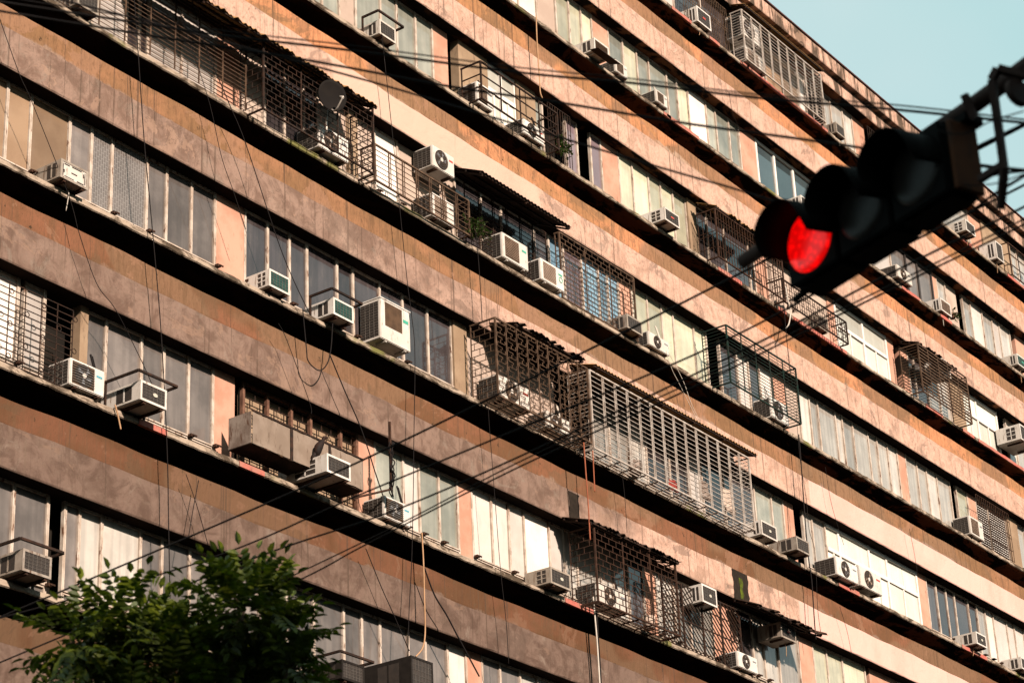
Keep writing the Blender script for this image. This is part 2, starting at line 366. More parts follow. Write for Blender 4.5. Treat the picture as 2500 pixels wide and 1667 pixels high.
def emit(name, c, s):
    m, n, l, b = _new(name)
    t = NT(n, l)
    cells = t.n.new('ShaderNodeTexVoronoi'); cells.inputs['Scale'].default_value = 42.0
    t.l.new(t.src, cells.inputs['Vector'])
    col = t.mix(t.ramp(cells.outputs['Distance'], 0.25, 0.6), c, tuple(x * 0.55 for x in c))
    sm = t.noise(9.0, 4, 0.6, t.mapping((1, 1, 2.2)))
    col = t.mix(t.ramp(sm, 0.63, 0.67), col, tuple(x * 0.05 for x in c))      # dead cells and dirt on the lens
    b.inputs['Base Color'].default_value = (0.08, 0.001, 0.001, 1)
    l.new(col, b.inputs['Emission Color']); b.inputs['Emission Strength'].default_value = s
    b.inputs['Roughness'].default_value = 0.3
    MAT[name] = m
emit('signal_red_lit', (1.0, 0.0015, 0.0015), 0.36)

def make_leaf(name, c1, c2):
    m, n, l, b = _new(name); t = NT(n, l)
    col = t.mix(t.ramp(t.noise(7.0, 3, 0.6), 0.47, 0.62), c2, c1)
    col = t.mix(1.0, col, (KA, KA, KA), 'MULTIPLY'); l.new(col, b.inputs['Base Color']); b.inputs['Roughness'].default_value = 0.5; b.inputs['Specular IOR Level'].default_value = 0.25
    tr = n.new('ShaderNodeBsdfTranslucent'); l.new(t.mix(1.0, col, (1.2, 1.5, 0.5), 'MULTIPLY'), tr.inputs[0])
    ms = n.new('ShaderNodeMixShader'); ms.inputs[0].default_value = 0.2
    out = n['Material Output']
    l.new(b.outputs[0], ms.inputs[1]); l.new(tr.outputs[0], ms.inputs[2]); l.new(ms.outputs[0], out.inputs[0])
    MAT[name] = m
make_leaf('leaf', (0.20, 0.24, 0.016), (0.07, 0.10, 0.010))
make_leaf('leaf_pot', (0.06, 0.10, 0.02), (0.04, 0.075, 0.012))

# ---------------------------------------------------------------- mesh helpers
def BM(): return bmesh.new()
def quad(bm, vs):
    try: return bm.faces.new([bm.verts.new(v) for v in vs])
    except ValueError: return None
def box(bm, x0, x1, y0, y1, z0, z1):
    v = [bm.verts.new(p) for p in ((x0, y0, z0), (x1, y0, z0), (x1, y1, z0), (x0, y1, z0), (x0, y0, z1), (x1, y0, z1), (x1, y1, z1), (x0, y1, z1))]
    for f in ((0, 3, 2, 1), (4, 5, 6, 7), (0, 1, 5, 4), (1, 2, 6, 5), (2, 3, 7, 6), (3, 0, 4, 7)):
        bm.faces.new([v[i] for i in f])
def bar(bm, a, b, w=0.012, n=4):
    """thin prism between two points"""
    a, b = Vector(a), Vector(b); d = b - a
    if d.length < 1e-5: return
    d.normalize()
    up = Vector((0, 0, 1)) if abs(d.z) < 0.9 else Vector((0, 1, 0))
    s = d.cross(up).normalized(); t = s.cross(d).normalized()
    off = math.pi / n
    A, B = [], []
    for i in range(n):
        an = off + 2 * math.pi * i / n; r = w * 0.5 / math.cos(math.pi / n) if n == 4 else w * 0.5
        o = s * math.cos(an) * r + t * math.sin(an) * r
        A.append(bm.verts.new(a + o)); B.append(bm.verts.new(b + o))
    for i in range(n):
        j = (i + 1) % n; bm.faces.new((A[i], A[j], B[j], B[i]))
    bm.faces.new(A[::-1]); bm.faces.new(B)
def tube(bm, pts, r, n=6, closed=True):
    pts = [Vector(p) for p in pts]; rings = []
    m = len(pts)
    rr = r if isinstance(r, (list, tuple)) else [r] * m
    prev = None
    for i, p in enumerate(pts):
        d = (pts[min(i + 1, m - 1)] - pts[max(i - 1, 0)])
        if d.length < 1e-6: d = Vector((0, 0, 1))
        d.normalize()
        if prev is None:
            up = Vector((0, 0, 1)) if abs(d.z) < 0.9 else Vector((1, 0, 0))
            s = d.cross(up).normalized()
        else:
            s = (prev - d * prev.dot(d)).normalized()
        prev = s
        t = d.cross(s)
        rings.append([bm.verts.new(p + (s * math.cos(2 * math.pi * k / n) + t * math.sin(2 * math.pi * k / n)) * rr[i]) for k in range(n)])
    for a, b in zip(rings, rings[1:]):
        for k in range(n):
            j = (k + 1) % n; f = bm.faces.new((a[k], a[j], b[j], b[k])); f.smooth = True
    bm.faces.new(rings[0][::-1]); bm.faces.new(rings[-1])
def disc(bm, c, nrm, r, n=20, thick=0.0, rx=1.0):
    c, nrm = Vector(c), Vector(nrm).normalized()
    up = Vector((0, 0, 1)) if abs(nrm.z) < 0.9 else Vector((1, 0, 0))
    s = up.cross(nrm).normalized(); t = nrm.cross(s)
    top = [bm.verts.new(c + s * math.cos(2 * math.pi * k / n) * r * rx + t * math.sin(2 * math.pi * k / n) * r + nrm * thick) for k in range(n)]
    bm.faces.new(top)
    if thick:
        bot = [bm.verts.new(v.co - nrm * thick) for v in top]
        for k in range(n):
            j = (k + 1) % n; bm.faces.new((bot[k], bot[j], top[j], top[k]))
def smooth_pts(pts, sub=6):
    pts = [Vector(p) for p in pts]; out = []
    P = [pts[0]] + pts + [pts[-1]]
    for i in range(1, len(P) - 2):
        p0, p1, p2, p3 = P[i - 1], P[i], P[i + 1], P[i + 2]
        for k in range(sub):
            t = k / sub
            out.append(0.5 * ((2 * p1) + (p2 - p0) * t + (2 * p0 - 5 * p1 + 4 * p2 - p3) * t * t + (3 * p1 - p0 - 3 * p2 + p3) * t ** 3))
    out.append(pts[-1]); return out

def obj(name, bm, mat, parent=None, loc=(0, 0, 0), smooth=False, mesh=None):
    """link a mesh object; vertices of bm are in world space, stored relative to parent + loc"""
    if mesh is None:
        org = Vector(loc)
        p = parent
        while p is not None: org = org + p.location; p = p.parent
        bmesh.ops.translate(bm, verts=bm.verts, vec=-org)
        bmesh.ops.recalc_face_normals(bm, faces=bm.faces)
        mesh = bpy.data.meshes.new(name); bm.to_mesh(mesh); bm.free()
        if isinstance(mat, str): mat = MAT[mat]
        mesh.materials.append(mat)
        if smooth:
            for f in mesh.polygons: f.use_smooth = True
    o = bpy.data.objects.new(name, mesh); COL.objects.link(o)
    o.location = loc; o.parent = parent
    return o
def empty(name, loc):
    o = bpy.data.objects.new(name, None); COL.objects.link(o); o.location = loc; o.empty_display_size = 0.2
    return o
def tag(o, label, cat, group=None):
    o['label'] = label; o['category'] = cat
    if group: o['group'] = group
    return o
def struct(o): o['kind'] = 'structure'; return o

# ---------------------------------------------------------------- measured layout (metres: x along facade, z above the lowest lintel in view)
BAYS = {0: [(14.0, 'x'), (20.8, 'x'), (21.44, 'k'), (21.77, 'x'), (22.05, 'l'), (22.49, 'l'), (23.28, 'x'), (23.73, 'x'), (24.32, 'x'), (25.87, 'x'), (26.52, 'x'), (27.17, 'x'),
     (27.91, 'x'), (28.37, 'x'), (28.84, 'x'), (29.58, 'x'), (30.05, 'x'), (30.66, 'w'), (31.18, 'p'), (31.64, 'x'), (32.17, 'x')],
 1: [(14.0, 'w'), (20.69, 'k'), (20.82, 'w'), (21.2, 'k'), (21.62, 'k'), (21.87, 'b'), (22.03, 'x'), (22.45, 'x'), (23.2, 'x'), (23.68, 'x'), (24.23, 'x'), (24.78, 'p'),
     (25.28, 'k'), (25.49, 'G'), (26.07, 'G'), (26.65, 'G'), (27.13, 'G'), (27.9, 'G'), (28.32, 'P'), (28.79, 'g'), (29.56, 'w'), (30.0, 'g'), (30.56, 'g'), (31.1, 'p'),
     (31.52, 'w'), (32.11, 'w'), (32.64, 'w'), (33.11, 'w'), (33.91, 'w'), (34.4, 'l'), (34.81, 'l'), (35.58, 'l'), (36.04, 'l'), (36.56, 'd'), (37.11, 'p'),
     (37.55, 'l'), (38.22, 'l'), (38.79, 'l'), (39.64, 'p'), (40.62, 'd'), (41.26, 'l'), (41.71, 'l'), (42.33, 'l'), (43.23, 'P'), (43.88, 'c'), (44.5, 'c'),
     (45.22, 'c'), (46.28, 'k'), (46.48, 'p'), (47.27, 'P')],
 2: [(14.0, 't'), (20.29, 't'), (20.76, 't'), (21.55, 'x'), (22.01, 'X'), (22.45, 'X'), (23.22, 'x'), (23.66, 'x'), (24.23, 'x'), (24.78, 'p'), (25.5, 'd'), (26.06, 'd'),
     (26.61, 'd'), (27.06, 'd'), (27.85, 'd'), (28.28, 'd'), (29.01, 'd'), (29.66, 'd'), (30.38, 'd'), (31.08, 'b'), (31.49, 'B'), (33.56, 'B'), (34.36, 'k'),
     (35.59, 'l'), (36.22, 'l'), (36.91, 'l'), (37.57, 'd'), (38.44, 'd'), (39.19, 'w'), (39.71, 'd'), (40.61, 'd'), (41.9, 'g'), (42.64, 'g'), (43.15, 'p'),
     (43.61, 'k'), (44.04, 'l'), (44.45, 'l'), (45.05, 'W'), (45.66, 'W'), (47.13, 'W'), (48.01, 'W'), (49.56, 'p'), (50.09, 'd'), (50.62, 'd'), (51.16, 'd'),
     (51.63, 'd'), (52.4, 'd'), (52.9, 'l'), (53.38, 'w'), (53.85, 'w'), (54.65, 'w'), (55.1, 'w')],
 3: [(14.0, 'd'), (21.46, 'k'), (21.92, 'w'), (22.66, 'd'), (22.96, 'd'), (23.16, 'w'), (23.94, 'w'), (24.75, 'p'), (25.33, 'B'), (25.98, 'd'), (26.49, 'd'), (27.0, 'd'),
     (27.37, 'B'), (28.17, 'b'), (28.41, 'B'), (28.95, 'w'), (29.62, 'B'), (31.35, 'd'), (32.18, 'd'), (32.84, 'd'), (33.93, 'd'), (34.43, 'u'), (34.94, 'v'),
     (35.58, 'u'), (36.19, 'u'), (36.52, 'u'), (36.93, 'p'), (37.43, 'c'), (38.02, 'c'), (38.58, 'c'), (39.04, 'c'), (39.87, 'c'), (40.38, 'k'), (40.93, 'd'),
     (41.66, 'w'), (42.16, 'd'), (42.65, 'w'), (43.22, 'p'), (43.82, 'B'), (44.41, 'l'), (44.93, 'l'), (45.33, 'l'), (46.18, 'l'), (46.52, 'l'), (47.04, 'l'),
     (47.81, 'l'), (48.27, 'l'), (48.81, 'l'), (49.32, 'p'), (49.77, 'l'), (50.38, 'l'), (50.91, 'l'), (51.48, 'l'), (52.22, 'k'), (52.59, 'c'), (53.22, 'p'),
     (53.72, 'S'), (54.46, 'S'), (55.54, 'b')],
 4: [(14.0, 'g'), (27.52, 'g'), (28.01, 'B'), (28.48, 'g'), (29.21, 'g'), (29.7, 'g'), (30.28, 'g'), (30.8, 'p'), (31.28, 'k'), (31.56, 'b'), (32.52, 'W'), (33.01, 'W'),
     (33.49, 'b'), (34.15, 'g'), (34.46, 'k'), (35.29, 'v'), (35.7, 'k'), (36.21, 'v'), (36.6, 'p'), (37.27, 'c'), (37.81, 'c'), (38.45, 'c'), (38.94, 'c'), (39.44, 'c'),
     (39.97, 'b'), (40.32, 'd'), (40.85, 'd'), (41.6, 'd'), (42.67, 'd'), (42.88, 'p'), (43.48, 'B'), (44.17, 'B'), (46.42, 'p'), (46.77, 'W'), (48.18, 'W'),
     (49.43, 'P'), (49.85, 'k'), (50.2, 'P'), (50.63, 'd'), (50.98, 'd'), (51.64, 'l'), (52.32, 'l'), (52.94, 'b'), (53.7, 'W'), (54.58, 'W'), (55.87, 'k')],
 5: [(14.0, 'w'), (34.47, 'B'), (35.19, 'c'), (35.69, 'c'), (36.15, 'c'), (36.57, 'p'), (37.21, 'g'), (37.79, 'c'), (38.35, 'g'), (38.84, 'g'), (39.59, 'g'),
     (40.02, 'c'), (40.49, 'w'), (41.28, 'g'), (41.7, 'g'), (42.3, 'g'), (42.76, 'p'), (43.54, 'U'), (44.4, 'U'), (45.32, 'U'), (46.27, 'b'), (47.23, 'g'), (48.29, 'g'),
     (49.17, 'w'), (50.35, 'D'), (51.24, 'D'), (51.92, 'D'), (52.76, 'p'), (53.08, 'l'), (53.6, 'B'), (54.31, 'k'), (54.65, 'l'), (55.15, 'w'), (55.89, 'l'),
     (56.53, 'w'), (57.0, 'l'), (57.7, 'k'), (58.03, 'p')],
 6: [(14.0, 'w'), (40.22, 'd'), (41.46, 'd'), (42.73, 'b'), (43.03, 'B'), (44.44, 't'), (45.28, 't'), (46.07, 'w'), (46.47, 'k'), (47.46, 'l'), (47.83, 'l'),
     (48.49, 'l'), (49.01, 'p'), (49.67, 'k'), (50.14, 'd'), (53.03, 'g'), (53.8, 'l'), (55.82, 'p'), (56.62, 'b'), (58.55, 'l'), (59.07, 'l')]}
ACS = [('stained white window air conditioner below the tan painted panes at far left', 'win_white', 20.84, 4.61, 0.55, 0.31, 0.34, 'D'),
 ('white window air conditioner with green grille and no bracket, before dark panes', 'win_green', 25.48, 4.61, 0.5, 0.31, 0.29, 'h'),
 ('white window air conditioner with green grille under a black bracket frame', 'win_green', 26.95, 4.61, 0.52, 0.31, 0.4, 'T'),
 ('tall cream condenser with a square brown grille and pale green sticker', 'split_big', 28.41, 4.75, 0.82, 0.76, 0.24, 'gF'),
 ('white fan condenser with red lettering, left in the zigzag-pattern cage', 'split_fan', 31.81, 4.78, 1.01, 0.46, 0.24, 'r'),
 ('low white fan condenser at the bottom right of the zigzag-pattern cage', 'split_fan', 33.33, 4.68, 0.75, 0.33, 0.24, ''),
 ('dark-fronted air conditioner immediately right of the long white bar cage', 'win_dark', 41.18, 4.71, 0.65, 0.33, 0.24, 'o'),
 ('black box air conditioner left of the tangled drop cables', 'win_black', 42.27, 4.61, 0.55, 0.31, 0.46, 'D'),
 ('white condenser with oval fan opening, left of two before white sliding windows', 'split_fan', 44.28, 4.61, 1.0, 0.43, 0.34, ''),
 ('tilted white condenser with round fan, right of two before white sliding windows', 'split_fan', 45.58, 4.71, 1.05, 0.48, 0.24, 'r'),
 ('white air conditioner with dark front over red ledge paint, below rusty-framed panes', 'win_dark', 51.15, 4.61, 0.56, 0.31, 0.4, 'o'),
 ('white air conditioner below white panels at the lower right picture edge', 'win_dark', 53.86, 4.61, 0.62, 0.31, 0.33, ''),
 ('white fan condenser with horizontal guard bars beside the scroll grille', 'split_fan_bars', 21.29, 1.51, 0.68, 0.41, 0.24, 'b'),
 ('dark-grilled window air conditioner with oval badge under a black bracket, over red paint', 'win_dark', 22.34, 1.51, 0.54, 0.31, 0.59, 'oT'),
 ('dark-grilled white window air conditioner on which the bird perches', 'win_dark', 26.26, 1.51, 0.58, 0.31, 0.8, 'h'),
 ('white fan condenser with horizontal guard bars right of the sheet-metal box', 'split_fan_bars', 28.41, 1.51, 0.7, 0.38, 0.24, 'b'),
 ('window air conditioner with dark grille and pale dot below white panes, left of dark cage', 'win_dark', 32.99, 1.51, 0.62, 0.31, 0.36, 'oDh'),
 ('white fan condenser inside the dark brick-pattern cage with rusty awning', 'split_fan', 34.69, 1.61, 1.03, 0.41, 0.24, ''),
 ('white-framed window air conditioner raised high beside the diagonal grille', 'win_dark', 38.44, 2.54, 0.56, 0.38, 0.27, 'o'),
 ('white fan condenser with trailing orange cable under the ragged rusty awning', 'split_fan', 39.72, 1.51, 0.77, 0.33, 0.24, ''),
 ('dark window air conditioner tucked under the ragged rusty awning', 'win_dark', 41.41, 2.5, 0.62, 0.33, 0.35, 'rD'),
 ('dark window air conditioner in a bracket at the lower left above the tree', 'win_dark', 20.32, -1.59, 0.52, 0.31, 0.5, 'DT'),
 ('dark air conditioner under a bracket at the bottom edge right of the tree', 'win_black', 26.99, -1.59, 0.55, 0.31, 0.45, 'T'),
 ('big black boxed air conditioner at the bottom edge with tan hose', 'win_black', 28.25, -1.51, 0.57, 0.5, 0.82, ''),
 ('dark air conditioner behind white bars at the upper left corner', 'win_dark', 21.07, 7.71, 0.45, 0.31, 0.3, 'D'),
 ('white fan condenser inside the brick-pattern cage below the satellite dish', 'split_fan', 26.76, 7.73, 0.78, 0.45, 0.3, ''),
 ('white fan condenser mounted high on the pale wall, tilted pipes below', 'split_fan', 30.04, 8.79, 0.66, 0.44, 0.24, 'r'),
 ('pale condenser behind the white bars below the wall-mounted condenser', 'split_lou', 29.99, 7.74, 0.67, 0.48, 0.24, ''),
 ('white condenser with brown weathered grille beside the trailing ledge plant', 'split_brown', 32.14, 7.74, 0.83, 0.53, 0.24, 'gF'),
 ('white condenser with round green stickers and brown louvred grille', 'split_lou', 33.39, 7.75, 0.78, 0.46, 0.24, 'gF'),
 ('window air conditioner with black side and mesh front under blue panes', 'win_dark', 36.23, 7.71, 0.56, 0.31, 0.33, 'D'),
 ('small white fan condenser with hanging tan hose below cream panes', 'split_fan', 37.19, 7.71, 0.78, 0.31, 0.24, ''),
 ('white fan condenser inside the dark green cage', 'split_fan', 42.16, 7.71, 0.75, 0.49, 0.24, ''),
 ('white condenser with brown grille beside the white shuttered window at right', 'split_brown', 52.04, 7.71, 0.76, 0.5, 0.25, ''),
 ('dark window air conditioner in a black bracket frame near the top centre', 'win_dark', 28.47, 10.81, 0.47, 0.31, 0.3, 'T'),
 ('white condenser with brown grille inside the black open balcony frame', 'split_brown', 31.53, 10.81, 0.5, 0.47, 0.24, ''),
 ('white fan condenser at the right end of the black open balcony frame', 'split_fan', 33.05, 10.81, 0.69, 0.34, 0.24, 'r'),
 ('white window air conditioner with red badge beside the corrugated side sheet', 'win_dark', 37.93, 10.81, 0.58, 0.31, 0.4, 'rh'),
 ('small dark air conditioner behind the hexagon-pattern railing', 'win_dark', 44.85, 10.85, 0.45, 0.33, 0.24, 'D'),
 ('white window air conditioner poking through the slatted rusty cage', 'win_dark', 51.52, 11.93, 0.55, 0.46, 0.24, 'h'),
 ('large white air conditioner with side louvres at the right edge, middle rows', 'win_white2', 55.59, 11.31, 1.01, 0.45, 0.49, 'h'),
 ('white louvred air conditioner above a black drip tray, upper rows', 'win_lou', 35.66, 13.91, 0.55, 0.31, 0.35, 'AF'),
 ('small tan-louvred condenser right of the black drip tray', 'split_lou', 36.65, 13.91, 0.46, 0.31, 0.24, ''),
 ('small tan-louvred condenser below green panes, alone on the upper ledge', 'split_lou', 38.26, 13.91, 0.45, 0.31, 0.24, ''),
 ('white air conditioner below the blue reflecting panes, half behind the traffic light', 'win_dark', 44.59, 13.91, 0.63, 0.31, 0.26, ''),
 ('white condenser with dark round fan before grey dark-framed panes', 'split_fan', 49.48, 13.91, 0.81, 0.35, 0.3, ''),
 ('white air conditioner with tan louvred front right of the dark-framed panes', 'win_tan', 52.04, 13.91, 0.59, 0.37, 0.24, ''),
 ('white air conditioner with teal grille at the right picture edge', 'win_green', 56.76, 13.98, 0.69, 0.33, 0.24, 'g'),
 ('white window air conditioner before the ring-pattern grille on the top storey', 'win_dark', 40.38, 17.01, 0.6, 0.42, 0.24, 'r'),
 ('white fan condenser, upper of two stacked in the top-storey white bar cage', 'split_fan', 42.54, 17.71, 0.83, 0.61, 0.24, ''),
 ('white louvred condenser, lower of two stacked in the top-storey white bar cage', 'split_lou', 42.6, 17.01, 0.91, 0.43, 0.24, ''),
 ('small dark air conditioner in the top-storey window left of the traffic light', 'win_dark', 47.0, 17.01, 0.45, 0.31, 0.24, 'D'),
 ('white air conditioner under the stained cornice right of the traffic light', 'win_dark', 54.04, 17.01, 0.57, 0.34, 0.41, 'h'),
 ('white air conditioner in a wire frame at the upper right edge', 'win_dark', 56.25, 17.05, 0.45, 0.56, 0.29, '')]
RED_EDGE = [(0, 22.76, 23.35), (1, 44.63, 45.59), (1, 50.79, 52.18), (0, 33.71, 34.62), (3, 40.44, 41.46), (3, 43.08, 43.44), (3, 43.76, 45.5), (3, 45.53, 46.33), (3, 50.46, 51.41),
 (3, 52.55, 53.22), (3, 53.48, 56.29), (5, 42.71, 44.12), (5, 44.12, 46.66), (4, 38.63, 38.93), (4, 38.76, 40.09), (5, 39.37, 40.21), (5, 41.01, 41.46), (5, 42.4, 42.8),
 (4, 49.92, 50.91), (4, 52.1, 52.77), (5, 54.25, 54.87), (5, 57.15, 58.28), (0, 24.94, 25.52)]
STAINS = [(1, 34.39, 0.34, 'soot', 0.0, 0.62), (1, 40.46, 0.62, 'soot', 0.0, 0.64), (1, 40.47, 0.14, 'moss', 0.05, 0.5)]
CAGES = [(('white horizontal bar grille flush over the windows at the upper left', 'window_grille', 3, 20.0, 25.05, 1.5, 2.9, 0.14, 'hbars', 'iron_cream'), {'sides': False}),
 (('dark brick-pattern cage with satellite dish under the tan awning', 'window_cage', 3, 25.08, 27.96, 1.42, 2.74, 0.5, 'brickfine', 'iron_black'), {}),
 (('low white bar railing before the pale wall right of the satellite dish cage', 'window_cage', 3, 28.25, 31.0, 1.5, 2.22, 0.3, 'hbars2', 'iron_cream'), {}),
 (('dark horizontal bar grille under the dark corrugated awning', 'window_grille', 3, 31.3, 33.95, 1.52, 2.85, 0.0, 'hbars2', 'iron_black'), {'sides': False}),
 (('brown brick-pattern grille over the blue window panes', 'window_grille', 3, 34.28, 36.95, 1.52, 2.95, 0.1, 'brickfine', 'iron_cream'), {'sides': True}),
 (('dark green box cage with a solid dark roof panel', 'window_cage', 3, 39.76, 42.75, 1.42, 2.75, 0.6, 'hbars', 'iron_green'), {'base': False}),
 (('dark iron grille over the white shuttered window at the right', 'window_grille', 3, 52.9, 54.85, 1.52, 2.85, 0.12, 'vbars', 'iron_rust'), {'sides': False}),
 (('large zigzag rectangle-pattern cage under a ragged dark awning', 'window_cage', 2, 31.33, 34.3, 1.45, 2.98, 0.55, 'zig', 'iron_cream'), {'base': True}),
 (('long white horizontal bar cage under the striped tan awning', 'window_cage', 2, 34.45, 40.4, 1.42, 3.02, 0.5, 'hbars2', 'iron_white'), {'base': True}),
 (('dark brick-pattern cage with base grille under the small rusty awning', 'window_cage', 1, 34.2, 37.0, 1.42, 2.88, 0.55, 'brick', 'iron_rust'), {'base': True}),
 (('diagonal-bar window grille on the lower storey right of the dark cage', 'window_grille', 1, 37.3, 40.25, 1.52, 2.85, 0.03, 'diag', 'iron_black'), {'sides': False}),
 (('black scroll grille with small rings at the left edge', 'window_grille', 1, 19.6, 21.45, 1.5, 2.75, 0.08, 'scroll', 'iron_black'), {'sides': False}),
 (('black open balcony frame with two condensers near the top centre', 'window_cage', 4, 31.36, 33.92, 1.42, 2.24, 0.45, 'open', 'iron_black'), {}),
 (('rusty vertical bar cage with corrugated side sheet left of the traffic light', 'window_cage', 4, 40.0, 42.9, 1.42, 2.6, 0.45, 'vbars', 'iron_rust'), {}),
 (('low black railing with hexagon pattern below the traffic light', 'window_cage', 4, 42.95, 46.0, 1.46, 2.03, 0.38, 'hex', 'iron_black'), {}),
 (('rusty slatted cage with a small awning at the right of the middle row', 'window_cage', 4, 49.65, 52.4, 1.42, 2.72, 0.5, 'slat', 'iron_cream'), {}),
 (('pale ring-pattern grille on the top storey at the upper edge', 'window_grille', 6, 40.1, 42.1, 1.52, 2.75, 0.06, 'circ', 'iron_cream'), {'sides': False}),
 (('white bar cage on the top storey holding two stacked condensers', 'window_cage', 6, 42.43, 46.3, 1.46, 2.82, 0.3, 'hbars2', 'iron_white'), {}),
 (('thin wire grille on the top storey at the right picture edge', 'window_grille', 6, 57.4, 59.2, 1.5, 2.52, 0.2, 'open', 'iron_rust'), {'sides': True}),
 (('dark bar grille on the top storey just left of the traffic light', 'window_grille', 6, 49.3, 50.6, 1.52, 2.8, 0.02, 'vbars', 'iron_black'), {'sides': False}),
 (('dark bar grille beside purple panes and the ledge plant', 'window_grille', 4, 34.2, 35.0, 1.52, 2.8, 0.05, 'circ', 'iron_black'), {'sides': False})]
AWNINGS = [(('long tan corrugated awning over the satellite dish cage', 3, 22.3, 27.9, 2.66, 3.05, 0.68, 'sheet_tan'), {'ragged': 0.03}),
 (('dark corrugated awning right of the wall-mounted condenser', 3, 30.85, 33.75, 2.62, 2.98, 0.75, 'sheet_rust'), {}),
 (('striped tan corrugated awning over the long white bar cage', 2, 34.5, 40.6, 3.12, 3.3, 0.62, 'sheet_tan'), {}),
 (('ragged dark awning over the zigzag-pattern cage', 2, 31.9, 34.1, 3.06, 3.25, 0.64, 'sheet_rust'), {'ragged': 0.08}),
 (('small rusty awning over the dark brick-pattern cage', 1, 33.97, 37.05, 2.9, 3.12, 0.65, 'sheet_rust'), {'ragged': 0.05}),
 (('ragged rusty awning at the lower right with broken edges', 1, 40.1, 42.75, 2.8, 3.08, 0.62, 'sheet_rust'), {'ragged': 0.12}),
 (('bent tan awning strip over the rusty bar cage left of the traffic light', 4, 40.0, 42.6, 2.66, 2.9, 0.5, 'sheet_tan'), {'ragged': 0.06}),
 (('tan corrugated awning below the cornice over the top-storey bar cage', 6, 42.4, 46.3, 2.92, 3.06, 0.42, 'sheet_tan'), {}),
 (('small torn awning over the slatted cage at the right', 4, 49.7, 51.9, 2.78, 2.96, 0.52, 'sheet_rust'), {'ragged': 0.06})]
BIRD = (26.36, -0.52, 1.825)
DISH = (26.67, -0.62, 8.523)
PLANTS = [('leafy green plant spilling over the ledge beside the brown-grilled condenser', 31.257, -0.2, 7.84, 0.42, 46, 3),
 ('small green plant on the ledge at the corner of the black open balcony frame', 34.365, -0.2, 10.958, 0.3, 34, 5),
 ('tiny green plant sprouting on the ledge near the right edge', 52.978, -0.16, 14.044, 0.16, 10, 8)]
